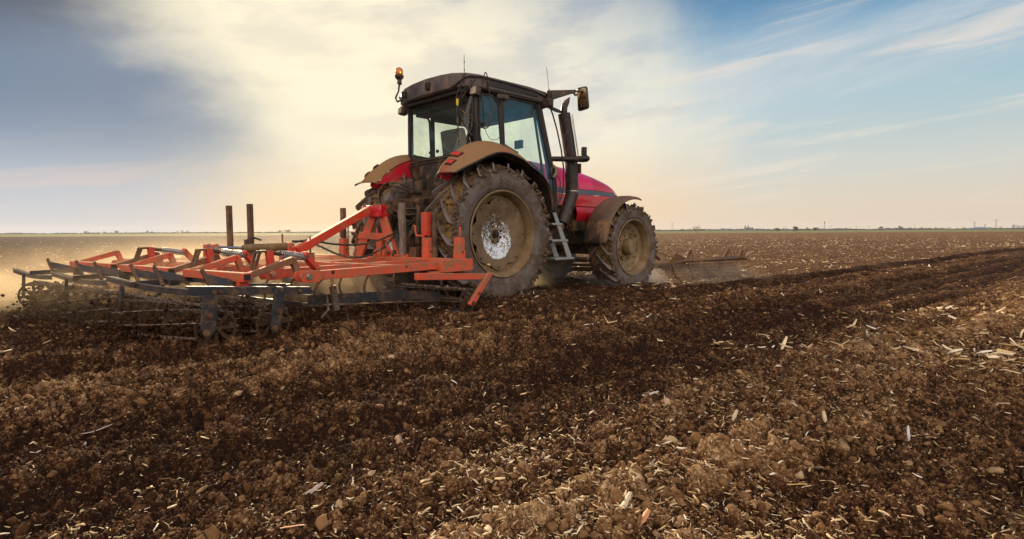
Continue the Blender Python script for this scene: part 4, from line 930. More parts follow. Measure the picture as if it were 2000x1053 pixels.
# rear window wiper hoses etc. and three point linkage
mb = MB()
hy = [((-.45, .05, 1.48), (-.62, -.10, 1.62)), ]
mb.box((-.60, -.12, 1.46), (.12, .34, .16)); mb.box((-.58, -.12, 1.62), (.08, .20, .14)); mb.cyl((-.62, -.24, 1.50), (-.74, -.24, 1.52), .03, 10); mb.cyl((-.62, -.12, 1.5), (-.76, -.12, 1.52), .03, 10); mb.cyl((-.62, .0, 1.5), (-.74, .0, 1.52), .03, 10); mb.box((-.55, .1, 1.36), (.2, .25, .14)); mb.cyl((-.55, -.40, 1.32), (-.55, -.1, 1.32), .12, 16)
mb.tube([(-.62, -.2, 1.7), (-.62, -.2, 1.86)], .012, 6); mb.tube([(-.62, -.1, 1.7), (-.66, -.1, 1.82)], .012, 6)
lk = part(mb, 'hydraulic_valves', 'under', bevel=.008)
mb = MB()
mb.tube(smooth_pts([(-.74, -.24, 1.52), (-.95, -.10, 1.64), (-1.05, .12, 1.62), (-1.06, .22, 1.45), (-.98, .18, 1.28), (-.85, -.02, 1.20), (-.7, -.2, 1.2)]), .014, 8)
mb.tube(smooth_pts([(-.76, -.12, 1.52), (-.95, .02, 1.60), (-1.02, .20, 1.54), (-1.02, .22, 1.38), (-.92, .10, 1.20), (-.8, -.15, 1.10), (-.7, -.35, 1.12)]), .014, 8)
mb.tube(smooth_pts([(-.74, .0, 1.52), (-.88, .12, 1.5), (-.86, .05, 1.3), (-.7, -.25, 1.28)]), .012, 8)
mb.build('hydraulic_hose', M['hose'], TR)
lift = MB()
for s in (-1, 1):
    lift.bar((-.40, s * .30, 1.42), (-.82, s * .42, 1.36), .07, .10); lift.tube([(-.82, s * .42, 1.38), (-.86, s * .43, .78)], .035, 10); lift.cyl((-.82, s * .36, 1.37), (-.82, s * .48, 1.37), .05, 12); lift.bar((-.35, s * .32, .62), (-1.25, s * .42, .66), .05, .10); lift.tube([(-.8, s * .42, 1.15), (-.80, s * .42, 1.0)], .055, 10)
part(lift, 'lift_arms', 'under', bevel=.008)
mb = MB(); mb.tube([(-.55, 0, 1.20), (-.75, 0, 1.22), (-1.22, 0, 1.28)], [.028, .04, .028], 12); mb.tube([(-.62, 0, 1.21), (-1.05, 0, 1.255)], .035, 12); mb.cyl((-1.22, -.05, 1.28), (-1.22, .05, 1.28), .04, 12); mb.tube([(-1.05, .0, 1.27), (-1.05, 0, 1.36), (-1.0, .02, 1.38), (-.97, .02, 1.34)], .01, 6); part(mb, 'top_link', 'under')
mb = MB(); mb.box((-.55, 0, .80), (.12, .5, .35)); mb.box((-.7, -.1, .95), (.2, .5, .05)); mb.tube([(-.5, -.5, 1.3), (-.62, -.52, 1.0), (-.6, -.5, .7)], .03, 8); mb.tube([(-.5, -.2, 1.0), (-.75, -.25, .95), (-.8, -.22, .7)], .025, 8); mb.box((-.75, -.35, .75), (.12, .12, .25)); mb.tube([(-.6,-.3,.98),(-.9,-.3,.92)], .03, 8); part(mb, 'drawbar', 'under', bevel=.01)
# ------------------------------------------------------------------ cultivator (x forward, y left, origin below its mast)
CU = empty('cultivator', (IO[0], IO[1], 0), IMP_A)
tag(CU, 'wide orange seedbed cultivator with dark crumbler rollers trailing behind the tractor', 'cultivator')
def cp(mb, name, mat, parent=None, **k): return mb.build(name, M[mat], parent or CU, **k)
def beam(a, b, w_, h_, name='frame_beam', mat='orange', bev=.006, **k): mb = MB(); mb.bar(a, b, w_, h_); return cp(mb, name, mat, bevel=bev, **k)
# lateral beams
beam((-.02, -1.60, .565), (-.02, 3.1, .56), .10, .11)
beam((-1.08, -1.58, .552), (-1.08, 3.1, .548), .09, .09)
beam((-1.86, -1.04, .548), (-1.86, 3.1, .545), .09, .09)
# longitudinal bars with the bolted hinge plates behind
beam((-.50, -1.655, .552), (.055, -1.655, .548), .13, .145)
for y in (-1.62, -1.05, -.28, .86, 1.16, 2.35):
    b = beam((-.42 if y < -1.5 else .02, y, .563), (-2.17, y, .553), .075, .088)
    mb = MB(); mb.prism([(-2.10, y - .055, .605), (-2.29, y - .055, .600), (-2.31, y - .055, .55), (-2.28, y - .055, .50), (-2.12, y - .055, .495), (-2.06, y - .055, .54)], (0, .012, 0)); mb.prism([(-2.10, y + .043, .605), (-2.29, y + .043, .600), (-2.31, y + .043, .55), (-2.28, y + .043, .50), (-2.12, y + .043, .495), (-2.06, y + .043, .54)], (0, .012, 0))
    hp = cp(mb, 'hinge_plate', 'orange', bevel=.003)
    mb = MB(); mb.cyl((-2.22, y - .075, .552), (-2.22, y + .07, .552), .024, 12); mb.cyl((-2.22, y - .066, .552), (-2.22, y - .056, .552), .033, 12); mb.build('bolt', M['bright'], hp)
    mb = MB(); mb.cyl((-1.95, y - .0395, .575), (-1.95, y + .038, .575), .018, 12); mb.cyl((-1.0, y - .0395, .575), (-1.0, y + .038, .575), .014, 12); mb.build('bolt_hole', M['black'], b)
# trailing arm units: a short square tube carried by two cranked arms, with a spring strut
def unit(y0, y1, ys, dull=False):
    o = 'orange'
    t = MB(); t.bar((-2.70, y0, .571), (-2.70, y1, .571), .085, .075); tb = cp(t, 'tool_bar', o, bevel=.005)
    t = MB(); t.box((-2.70, y0 - .001, .571), (.06, .004, .052)); t.build('open_end', M['black'], tb, smooth=0)
    for y in (y0 + .04, y1 - .05):
        t = MB(); t.bar((-2.66, y, .585), (-2.235, y, .70), .055, .05, wd2=.055, ht2=.06); t.bar((-2.245, y, .715), (-2.175, y, .53), .055, .055)
        t.prism([(-2.67, y - .028, .555), (-2.50, y - .028, .60), (-2.50, y - .028, .63), (-2.67, y - .028, .61)], (0, .056, 0)); cp(t, 'cranked_arm', o if y > y0 + .1 else 'oldred', bevel=.004)
    # spring strut
    p0, p1 = Vector((-2.31, ys, .762)), Vector((-1.95, ys, .708)); d = p1 - p0
    t = MB(); t.prism([(-2.365, ys - .03, .79), (-2.305, ys - .03, .785), (-2.29, ys - .03, .60), (-2.35, ys - .03, .60)], (0, .055, 0)); br = cp(t, 'spring_bracket', 'orange2', bevel=.004)
    t = MB(); t.bar((-2.50, ys - .035, .62), (-2.44, ys - .035, .785), .012, .028); t.bar((-2.50, ys + .03, .62), (-2.44, ys + .03, .785), .012, .028); t.bar((-2.46, ys, .775), (-2.35, ys, .778), .022, .022); t.build('lever', M['post'], br, bevel=.003)
    t = MB(); t.tube([p0 - d * .15, p0 + d * 1.02], .013, 8); t.tube([p0 + d * .0, p0 + d * .24], .021, 10); rod = cp(t, 'spring_rod', 'post')
    t = MB(); pts = []; f_, s_, u_ = frame_of(d); n = 12 * 12
    for i in range(n + 1):
        a = 2 * math.pi * 12 * i / n; pts.append(p0 + d * (.26 + .72 * i / n) + s_ * math.cos(a) * .032 + u_ * math.sin(a) * .032)
    t.tube(pts, .0058, 5); cp(t, 'coil_spring', 'spring')
    t = MB(); t.bar((-1.975, ys, .745), (-1.82, ys, .575), .085, .05); pb = cp(t, 'spring_plate', 'orange2', bevel=.004)
    t = MB(); t.cyl((-1.955, ys - .05, .715), (-1.955, ys + .05, .715), .017, 10); t.build('bolt', M['worn'], pb)
unit(-1.50, -.46, -1.24); unit(-.15, .97, -.16); unit(1.22, 2.43, 1.18)
# mast
mb = MB()
for s, yb in ((1, .36), (-1, -.40)):
    mb.prism([(0, -.08 + s * .03, 1.15), (0, -.08 + s * .16, 1.16), (0, yb + s * .10, .62), (0, yb - s * .10, .60)], (.045, 0, 0))
mb.prism([(-.02, .26, .95), (-.02, -.33, .93), (-.02, -.38, .83), (-.02, .32, .86)], (.03, 0, 0))
ms = cp(mb, 'mast', 'orange', bevel=.005)
mb = MB(); mb.box((.02, -.08, 1.235), (.17, .30, .16)); mb.bar((-.05, .12, 1.22), (-.05, .12, 1.30), .05, .05); mb.build('mast_head', M['red'], ms, bevel=.008)
mb = MB(); mb.cyl((.14, -.28, 1.26), (.14, .10, 1.26), .035, 12); mb.cyl((.10, -.26, 1.26), (.10, -.20, 1.26), .06, 12); mb.build('mast_pin', M['worn'], ms)
def sticker_mat():
    mt, n_, b, P, _ = newmat('scuffed_white_decal'); k = tnoise(n_, P, 60, 3, .6).ss(.5, .56)
    n_.links.new(mixc(n_, k, (.62, .64, .70), (.30, .30, .36)).s, b.inputs['Base Color']); return mt
mb = MB(); mb.prism([(-.004, -.235, .90), (-.004, -.33, .90), (-.004, -.395, .70), (-.004, -.37, .70)], (-.003, 0, 0)); mb.build('decal', sticker_mat(), ms, smooth=0)
beam((-.10, -.02, 1.245), (-1.20, 0, .725), .085, .10, 'diagonal_brace', 'orange2')
mb = MB()
for y in (-.30, -.12): mb.prism([(-.02 + .075 * math.cos(a), y, .655 + .07 * math.sin(a)) for a in np.linspace(0, math.pi, 9)] + [(-.095, y, .60), (.055, y, .60)], (0, .03, 0))
ea = cp(mb, 'clevis_ears', 'orange', bevel=.004)
mb = MB(); mb.cyl((-.02, -.33, .67), (-.02, -.06, .67), .022, 10); mb.build('pin', M['worn'], ea)
# hydraulic cylinder
mb = MB(); mb.tube([(-1.80, .2, .775), (-1.80, .2, .775)], .01, 6) if False else None
mb.tube([(-1.77, .2, .772), (-1.73, .2, .772), (-1.18, .2, .775)], [.035, .048, .048], 18); cy = cp(mb, 'hydraulic_cylinder', 'rim')
mb = MB(); mb.tube([(-2.12, .2, .795), (-1.76, .2, .773)], .017, 10); mb.build('piston_rod', M['bright'], cy)
mb = MB(); mb.cyl((-1.19, .12, .775), (-1.19, .28, .775), .045, 16); mb.build('end_eye', M['post'], cy)
mb = MB(); mb.box((-1.72, .2, .84), (.04, .04, .06)); mb.tube([(-1.72, .2, .86), (-1.66, .2, .90), (-1.55, .18, .86)], .012, 8); mb.build('hose_fitting', M['post'], cy)
for x in (-2.13, -1.20):
    mb = MB(); mb.prism([(x - .05, .11, .59), (x - .04, .11, .82), (x + .04, .11, .83), (x + .05, .11, .59)], (0, .025, 0)); mb.prism([(x - .05, .27, .59), (x - .04, .27, .82), (x + .04, .27, .83), (x + .05, .27, .59)], (0, .025, 0)); lg = cp(mb, 'cylinder_lug', 'orange', bevel=.004)
    mb = MB(); mb.cyl((x, .09, .785), (x, .31, .785), .026, 12); mb.build('pin', M['bright'], lg)
# hoses
mb = MB(); mb.tube(smooth_pts([(-1.15, .12, .83), (-1.0, .02, .85), (-.75, -.12, .80), (-.45, -.25, .79), (-.15, -.35, .86), (.12, -.36, .98), (.42, -.30, 1.12)]), .0125, 8); cp(mb, 'hydraulic_hose', 'hose')
mb = MB(); mb.tube(smooth_pts([(-1.13, .20, .84), (-1.0, .0, .82), (-.75, -.25, .66), (-.48, -.35, .635), (-.2, -.40, .74), (.0, -.42, .90), (.2, -.38, 1.0), (.45, -.34, 1.10)]), .0125, 8); cp(mb, 'hydraulic_hose', 'hose')
# chains
def chain(p0, p1, mat='oldred', link=.038):
    p0, p1 = Vector(p0), Vector(p1); L = (p1 - p0).length; n = max(2, int(L / link)); d = (p1 - p0).normalized(); _, s_, u_ = frame_of(d); mb = MB()
    for k in range(n):
        c = p0 + d * (k + .5) * L / n; q = s_ if k % 2 else u_
        ring_ = [c + d * (math.sin(a) * .026) + q * (math.cos(a) * .013) for a in np.linspace(0, 2 * math.pi, 11)]
        mb.tube(ring_, .0045, 5, cap=False)
    return cp(mb, 'chain', mat)
chain((-.39, .04, 1.12), (-.40, .05, .62)); chain((-.28, .0, 1.17), (-.285, .05, .60)); chain((-1.92, -1.60, .50), (-1.92, -1.60, .40), 'oldred')
chain((.30, -.48, 1.02), (.16, -.34, .62), 'rim')
# standing posts and sleeves
mb = MB(); pts = [(0, -.565, .60), (.01, -.57, .9), (-.005, -.565, 1.2), (0, -.575, 1.335)]; mb.tube(pts, [.055, .05, .053, .045], 9); mb.jitter(.006, 14); cp(mb, 'timber_post', 'wood', smooth=30)
for (x, y, t) in ((-1.2, 1.515, 1.318), (-1.12, 1.14, 1.332), (0.02, .66, 1.30)):
    mb = MB(); mb.box((x, y, (t + .60) / 2), (.062, .062, t - .60)); po = cp(mb, 'square_post', 'post', bevel=.004)
    mb = MB(); mb.cyl((x - .034, y, t - .04), (x + .034, y, t - .04), .009, 8); mb.build('hole', M['black'], po)
def sleeve(x, y, z0, z1, w_=.095, mat='orange', crank=1, pm=True):
    mb = MB(); mb.box((x, y, (z0 + z1) / 2), (w_, w_, z1 - z0)); mb.box((x, y, z0 + .06), (w_ * 1.14, w_ * 1.14, .10)); s_ = cp(mb, 'sleeve', mat, bevel=.004)
    if crank: mb = MB(); mb.tube([(x, y, z1), (x, y, z1 + .02), (x - .02, y + .05 * crank, z1 + .025), (x - .02, y + .055 * crank, z1 + .13)], .012, 8); mb.build('crank_handle', M[mat], s_)
    mb = MB(); mb.cyl((x, y - w_ * .62, z0 + .09), (x, y + w_ * .62, z0 + .09), .016, 8); mb.build('bolt', M['worn'], s_)
    return s_
sleeve(.0, -1.02, .61, .875, crank=0); sleeve(.0, -1.555, .61, .878, crank=-.6); sleeve(.0, -.15, .61, .875, crank=1.0); sleeve(.02, .66, .61, .86, crank=1.0)
mb = MB(); mb.tube([(-.03, -1.0, .885), (-.03, -.94, .90), (-.03, -.86, .90), (-.03, -.84, .96), (-.03, -.84, 1.03), (-.02, -.80, 1.03)], .013, 8); cp(mb, 'crank_handle', 'orange')
mb = MB(); mb.box((.0, -1.005, 1.05), (.09, .09, .30)); cp(mb, 'raised_post', 'orange2', bevel=.005)
mb = MB(); mb.box((.05, -1.10, .90), (.05, .05, .60)); mb.box((.03, -.93, .95), (.05, .06, .50)); cp(mb, 'backing_post', 'post', bevel=.004)
for (x, y, t) in ((-1.1, .45, .93), (-1.0, .02, .90)): mb = MB(); mb.tube([(x, y, .6), (x, y, t)], .011, 6); mb.box((x, y, .64), (.07, .07, .12)); cp(mb, 'marker_rod', 'oldred')
mb = MB(); mb.box((.05, -.75, .66), (.10, .12, .17)); cp(mb, 'rusty_block', 'rust', bevel=.006)
mb = MB(); mb.box((-.02, -.68, .62), (.05, .05, .08)); mb.tube([(-.03, -.45, .63), (-.03, -.60, .64), (-.05, -.66, .60)], .02, 8); cp(mb, 'latch', 'orange2', bevel=.003)
# cultivator shanks below the frame
for i, x in enumerate((-.05, -1.08, -1.86)):
    for j in range(11):
        y = -1.42 + j * .42 + (i % 2) * .2
        if y > 3.05: continue
        mb = MB(); mb.tube(smooth_pts([(x, y, .52), (x - .10, y, .44), (x - .13, y, .30), (x - .02, y, .16), (x + .08, y, .05), (x + .12, y, -.03)], 4), .013, 6); mb.prism([(x + .13, y, -.04), (x + .02, y - .05, .0), (x + .02, y + .05, .0)], (0, 0, .012)); cp(mb, 'shank', 'rust')
# levelling harrow under the frame
for y in (-1.50, .02, .12, 1.5, 1.6, 3.0):
    mb = MB(); mb.bar((-2.12, y, .318), (-1.05, y, .262), .012, .095); mb.bar((-1.05, y, .275), (-.31, y, .178), .02, .10); lb = cp(mb, 'levelling_rail', 'steel', bevel=.002)
    if y < 0: mb = MB(); mb.bar((-2.12, y, .266), (-.29, y, .128), .07, .008); mb.build('rail_flange', M['worn'], lb)
for k, x in enumerate((-.33, -.62, -.95, -1.3, -1.65, -2.05)):
    z = .13 + (-.31 - x) * .075
    mb = MB(); mb.bar((x, -1.5, z), (x, 3.0, z), .035, .035); hb = cp(mb, 'harrow_bar', 'steel' if k % 2 else 'worn')
    mb = MB()
    for q in range(14): y = -1.45 + q * .32 + (k % 2) * .15; mb = MB(); mb.tube([(x, y, z), (x + .03, y, z - .18)], .008, 5); mb.build('tine', M['worn'], hb)
# front roller on the near-side arm
mb = MB(); mb.bar((-1.0, -1.80, .475), (.20, -1.80, .395), .06, .075); mb.bar((-.62, -1.70, .50), (-.62, -1.70, .42), .12, .1); cp(mb, 'side_arm', 'orange', bevel=.005)
mb = MB(); pl = rnd([(.20, -1.86, .45), (.29, -1.86, .43), (-.10, -1.86, .06), (-.19, -1.86, .085)], .04); mb.prism(pl, (0, .05, 0)); da = cp(mb, 'drop_arm', 'orange', bevel=.006)
for x_, z_, r_ in ((-.125, .105, .022), (-.01, .21, .016)): mb = MB(); mb.cyl((x_, -1.885, z_), (x_, -1.80, z_), r_, 8); mb.build('bolt', M['worn'], da)
def roller(x, y0, y1, z, r_, nd, nb=9, twist=.9, name='crumbler_roller', spokes=True):
    e = empty(name, (x, (y0 + y1) / 2, z)); e.parent = CU; hy_ = (y1 - y0) / 2
    for k in range(nd):
        y = -hy_ + .02 + (2 * hy_ - .04) * k / (nd - 1); mb = MB()
        mb.lathe([(r_ * .86, -.004), (r_ * .99, -.004), (r_ * .99, .004), (r_ * .86, .004)], (0, y, 0), (0, 1, 0), 36, closed=True)
        for s_ in range(4): a = s_ * math.pi / 4 + k * .3; c_, n_ = math.cos(a), math.sin(a); mb.bar((-r_ * .9 * c_, y, -r_ * .9 * n_), (r_ * .9 * c_, y, r_ * .9 * n_), .006, r_ * .18)
        mb.lathe([(.03, -.012), (.045, -.012), (.045, .012), (.03, .012)], (0, y, 0), (0, 1, 0), 16, closed=True)
        mb.build('roller_ring', M['cage'], e, smooth=30)
    for b_ in range(nb):
        mb = MB(); a0 = 2 * math.pi * b_ / nb; n = int((2 * hy_) / .028)
        A = [Vector((r_ * math.cos(a0 + twist * t), -hy_ + 2 * hy_ * t, r_ * math.sin(a0 + twist * t))) for t in np.linspace(0, 1, n + 1)]
        rows = []
        for i, p in enumerate(A):
            q = Vector((p.x, 0, p.z)).normalized(); w_ = .020 if i % 2 else .006; rows.append([p - q * .012, p + q * w_])
        mb.sheet(rows, .006); mb.build('roller_bar', M['barsteel'], e, smooth=0)
    mb = MB(); mb.tube([(0, -hy_ - .03, 0), (0, hy_ + .03, 0)], .02, 8); mb.build('axle', M['under'], e)
    return e
roller(-.125, -1.80, -.60, .125, .150, 3, 6, .2)
for (y0, y1) in ((-1.56, -.05), (.0, 1.38), (1.43, 2.82)):
    roller(-3.00, y0, y1, .185, .172, 4); roller(-2.50, y0, y1, .165, .165, 4)
# roller frames
for gi, (y0, y1, yr0, yr1) in enumerate(((-1.62, -.02, -.873, .65), (.0, 1.42, .65, 2.24), (1.42, 2.86, 2.24, 3.70))):
    for x, zz in ((-2.98, .455), (-2.42, .475)):
        n = 8; mb = MB(); ya, yb = (y0, y1) if x > -2.9 else (yr0 if gi else -1.55, yr1)
        rows = []
        for i in range(n + 1):
            t = i / n; y = ya + (yb - ya) * t; sag = -.030 * math.sin(math.pi * t) + (.03 * t if x < -2.9 else 0) - (.012 * gi)
            rows.append([(x, y, zz + sag - .028), (x, y, zz + sag + .022), (x + .05, y, zz + sag + .024)])
        mb.sheet(rows, .007); rl = cp(mb, 'roller_rail', 'steel', smooth=30)
        mb = MB(); mb.tube([Vector(r_[1]) + Vector((-.002, 0, .004)) for r_ in rows], .0075, 5); mb.build('backlit_edge', M['bright'], rl)  # bright strip added to draw the backlit rim along the rail top
    for y in (y0, y1):
        if gi == 0 and y == y0: continue
        mb = MB(); mb.bar((-3.02, y, .46), (-2.40, y, .47), .035, .055); mb.bar((-3.08, y, .46), (-3.10, y, .16), .012, .035, up=(1, 0, 0)); mb.bar((-2.49, y, .46), (-2.49, y, .15), .012, .035, up=(1, 0, 0)); cp(mb, 'end_frame', 'steel', bevel=.003)
# the nearest end frame: channel with two bolted hangers
mb = MB(); mb.bar((-3.25, -1.64, .512), (-2.18, -1.64, .421), .02, .060); mb.bar((-3.25, -1.61, .545), (-2.18, -1.61, .452), .07, .008); ef = cp(mb, 'end_channel', 'steel', bevel=.003)
def hanger(x, ztop, zbot, w_, lean=0, paint=False):
    mb = MB(); P = [(x - w_ / 2, -1.665, ztop), (x + w_ / 2, -1.665, ztop), (x + w_ / 2 - lean, -1.665, zbot + .07), (x + w_ * .1 - lean, -1.665, zbot), (x - w_ * .25 - lean, -1.665, zbot + .01), (x - w_ / 2 - lean, -1.665, zbot + .09)]
    mb.prism(P, (0, .016, 0)); h_ = cp(mb, 'hanger', 'steel', bevel=.002)
    for (dx_, z_) in ((-.02, ztop - .16 if not paint else ztop - .20), (-.015 - lean, zbot + .045)): mb = MB(); mb.cyl((x + dx_, -1.69, z_), (x + dx_, -1.64, z_), .020, 6); mb.cyl((x + dx_, -1.671, z_), (x + dx_, -1.664, z_), .028, 14); mb.build('bolt', M['rust'], h_, smooth=0)
hanger(-3.09, .47, .135, .115, .03); hanger(-2.50, .475, .09, .10, .05, True)
mb = MB()
for x, z in ((-3.06, .49), (-3.01, .487), (-2.49, .455), (-2.3, .43)): mb.cyl((x, -1.668, z), (x, -1.64, z), .016, 8)
mb.build('bolt', M['rust'], ef)
# upright scraper blades with gussets along the rear rails
for y in (2.40, 1.48, .97, .08, -.42, -1.29):
    mb = MB(); mb.prism([(-2.94, y, .612), (-2.93, y - .055, .525), (-2.62, y - .09, .475), (-2.60, y - .085, .505)], (.0, .010, 0)); sb = cp(mb, 'scraper_blade', 'steel', bevel=.002); mb = MB(); mb.bar((-2.94, y - .10, .47), (-2.96, y + .02, .645), .026, .032, up=(0, 1, 0)); mb.build('blade_edge', M['post'], sb, bevel=.003)
for y in (-1.42, -.2, .95, 1.3, 2.3): mb = MB(); mb.box((-2.70, y, .49), (.09, .05, .10)); cp(mb, 'clamp', 'orange2' if y < -1 else 'steel', bevel=.004)
mb = MB(); mb.tube([(-2.18, -1.60, .42), (-2.05, -1.60, .38), (-1.98, -1.60, .36), (-1.97, -1.60, .22), (-2.05, -1.60, .15)], .012, 6); mb.bar((-1.90, -1.58, .44), (-1.86, -1.58, .20), .03, .06); cp(mb, 'scraper_spring', 'worn')

# ------------------------------------------------------------------ harrow in front of the tractor
HA = empty('drag_harrow', (3.0246, 11.0543, 0), R(-3.2))
tag(HA, 'low rusty slatted drag harrow on the soil ahead of the front wheel', 'harrow')
def hp_(mb, name, mat, **k): return mb.build(name, M[mat], HA, **k)
mb = MB(); mb.tube([(-.3, .03, .245), (.0, .02, .27), (.39, 0, .355)], [.05, .05, .045], 12); mb.tube([(.36, 0, .352), (.7, 0, .37), (1.0, 0, .388), (1.54, 0, .418)], [.032, .034, .040, .040], 14); hp_(mb, 'pipe', 'post')
mb = MB(); mb.tube([(1.36, 0, .408), (1.545, 0, .4185)], .042, 14); hp_(mb, 'worn_pipe_end', 'worn')
mb = MB(); mb.prism([(.02, -.03, .30), (.17, -.03, .50), (.20, -.03, .50), (.40, -.03, .36), (.30, -.03, .27)], (0, .012, 0)); mb.prism([(.17, -.03, .50), (.20, -.03, .505), (.50, .35, .37), (.42, .35, .36)], (0, 0, -.01)); hp_(mb, 'bracket_plate', 'rust')
for (a, b) in (((.43, .05, .37), (.487, .05, .565)), ((1.139, .05, .40), (1.233, .05, .58)), ((1.43, .05, .40), (1.488, .05, .57))):
    mb = MB(); mb.bar(a, b, .02, .065); mb.tube([Vector(b), Vector(b) + Vector((.045, .02, -.10)), Vector(b) + Vector((.05, .02, -.19))], .008, 6); hp_(mb, 'upright', 'rust')
for k in range(5):
    t = k / 4; mb = MB(); mb.bar((-.1 + .1 * t, -.02 - t * .25, .255 - t * .20), (1.31 + .04 * t, -.02 - t * .25, .315 - t * .22), .03, .05); hp_(mb, 'slat', 'post')
for x in (.12, .45, .74, 1.01, 1.31): mb = MB(); mb.bar((x, -.03, .29), (x + .03, -.33, .04), .035, .03); mb.bar((x, .0, .28), (x + .01, -.04, .02), .04, .02); hp_(mb, 'cross_bar', 'under')
mb = MB(); mb.bar((1.30, -.05, .20), (1.60, -.25, .09), .03, .02); mb.bar((1.30, -.30, .05), (1.62, -.28, .05), .03, .03); mb.bar((1.60, -.28, .04), (1.60, -.25, .10), .02, .03); hp_(mb, 'tail_bar', 'under')
mb = MB(); mb.tube([(-.18, .1, .55), (-.1, .05, .50), (.15, 0, .42)], .008, 6); mb.bar((-.25, .1, .50), (-.12, .0, .38), .03, .06); hp_(mb, 'tie_rod', 'rust')
# the far part of the front tool seen between the wheels, dusty ochre
mb = MB(); mb.bar((-1.9, 1.2, .22), (-.3, .3, .24), .10, .06); mb.bar((-1.9, 1.3, .12), (-.3, .4, .14), .03, .10); mb.prism([(-1.45, .9, .24), (-1.25, .9, .46), (-1.05, .85, .46), (-.85, .75, .24)], (0, .03, 0)); mb.tube([(-1.8, 1.1, .34), (-1.45, .95, .34)], .06, 10); hp_(mb, 'drag_beam', 'rim', bevel=.01)
# ------------------------------------------------------------------ the far edge of the plain
def farmat(name, c, rough=.9):
    mt, n_, b, P, _ = newmat(name); f = tnoise(n_, P, 1.3, 4, .6); n_.links.new(mixc(n_, f, tuple(v * .6 for v in c), tuple(v * 1.4 for v in c)).s, b.inputs['Base Color']); b.inputs['Roughness'].default_value = rough; return mt
FM = dict(bark=farmat('grey_bark', (.13, .10, .075)), green=farmat('dull_green_leaves', (.085, .105, .035)), dark=farmat('dark_green_leaves', (.035, .045, .022)), brown=farmat('brown_budding_twigs', (.09, .06, .045)),
          wall=farmat('grey_render', (.10, .10, .12)), roof=farmat('dark_roof_tiles', (.06, .05, .055)), blue=farmat('blue_sheet_roof', (.16, .26, .42)), metal=farmat('grey_lattice_steel', (.15, .14, .14)), lime=farmat('pale_green_spring_leaves', (.24, .22, .10)))
def fpos(px, d): return Vector(((px - 1000) / FPX * d, d, 0))
def tree(px, d, hpx, wpx, leaf, label, dens=1.0, stems=1, bare=False, group=None, kind_='tree', name='tree', low=.35):
    p = fpos(px, d); H_ = hpx * d / FPX; W_ = wpx * d / FPX; rg = random.Random(int(px * 7 + d))
    e = empty(name, p, rg.uniform(0, 6)); tag(e, label, kind_, group)
    mb = MB(); tips = []
    def grow(a, dr, L, r_, lv):
        b = a + dr * L; mid = (a + b) / 2 + Vector((rg.uniform(-.05, .05), rg.uniform(-.05, .05), 0)) * L
        mb.tube([a, mid, b], [r_, r_ * .85, r_ * .6], 5 if lv < 2 else 3, cap=False)
        if lv >= 3: tips.append(b); return
        for k in range(rg.randint(3, 4)):
            t = rg.uniform(.45, 1); q = dr + Vector((rg.uniform(-1, 1), rg.uniform(-1, 1), rg.uniform(-.1, .75))) * (.75); grow(a + (b - a) * t, q.normalized(), L * rg.uniform(.5, .72), r_ * .5, lv + 1)
    for s in range(stems): grow(Vector(((s - (stems - 1) / 2) * W_ * .28, 0, 0)), Vector((rg.uniform(-.12, .12) + (s - (stems - 1) / 2) * .3, 0, 1)).normalized(), H_ * .44, H_ * .022, 0)
    mb.build('trunk', FM['bark'], e, smooth=0)
    # crown: small leaf clumps scattered round lobes
    lv = MB(); lobes = []
    for k in range(9): a = rg.uniform(0, 6.28); rr = rg.uniform(0, .36); lobes.append((Vector((math.cos(a) * rr * W_, math.sin(a) * rr * W_, H_ * rg.uniform(low + .12, .85))), rg.uniform(.14, .26)))
    N = int((260 if bare else 620) * dens); s0 = (H_ + W_) * (.012 if bare else .020)
    for k in range(N):
        c, r_ = lobes[rg.randrange(9)]
        if bare and tips and k % 2: c = tips[rg.randrange(len(tips))]; r_ = .05
        v = Vector((rg.gauss(0, 1), rg.gauss(0, 1), rg.gauss(0, 1))).normalized() * r_ * (rg.random() ** .4); q = c + Vector((v.x * W_, v.y * W_, v.z * H_))
        if q.z < 0.02: continue
        q.z = min(q.z, H_)
        t1 = Vector((rg.gauss(0, 1), rg.gauss(0, 1), rg.gauss(0, 1))).normalized() * s0 * rg.uniform(.6, 1.5); t2 = Vector((rg.gauss(0, 1), rg.gauss(0, 1), rg.gauss(0, 1))).normalized() * s0 * rg.uniform(.6, 1.5)
        lv.add([q - t1, q + t2, q + t1, q - t2], [(0, 1, 2, 3)])
    me = bpy.data.meshes.new('crown'); me.from_pydata(lv.v, [], lv.f); me.materials.append(FM[leaf]); o = bpy.data.objects.new('crown', me); COL.objects.link(o); o.parent = e
    return e
tree(1361, 183, 18, 16, 'lime', 'small lone sapling with two thin stems and pale budding crown in the green strip', .55, 2, True, low=.45)
G1 = 'bushes and trees along the right horizon'
for px, hp, wp, lf, br, lab in ((1518, 5, 16, 'green', 0, 'low olive bush at the left end of the dark hedge clump'), (1532, 6, 14, 'brown', 1, 'thin bare bush rising just left of the dark hedge'), (1553, 7.5, 17, 'dark', 0, 'dense dark green bush, tallest of the hedge clump right of the church'),
        (1576, 7, 13, 'green', 1, 'sparse green bush in the middle of the hedge clump'), (1590, 7, 16, 'green', 0, 'rounded green bush at the right end of the hedge clump')):
    tree(px, 520, hp + 1.5, wp, lf, lab, 1.0, 2, bool(br), G1, 'bush', 'bush', .05)
tree(1718, 620, 8, 11, 'brown', 'broad flat-topped brown tree alone on the horizon', .8, 1, False, G1, low=.35)
tree(1757, 700, 10, 9, 'brown', 'round reddish-brown tree standing taller than the scrub beside it', 1.0, 1, False, G1, low=.2)
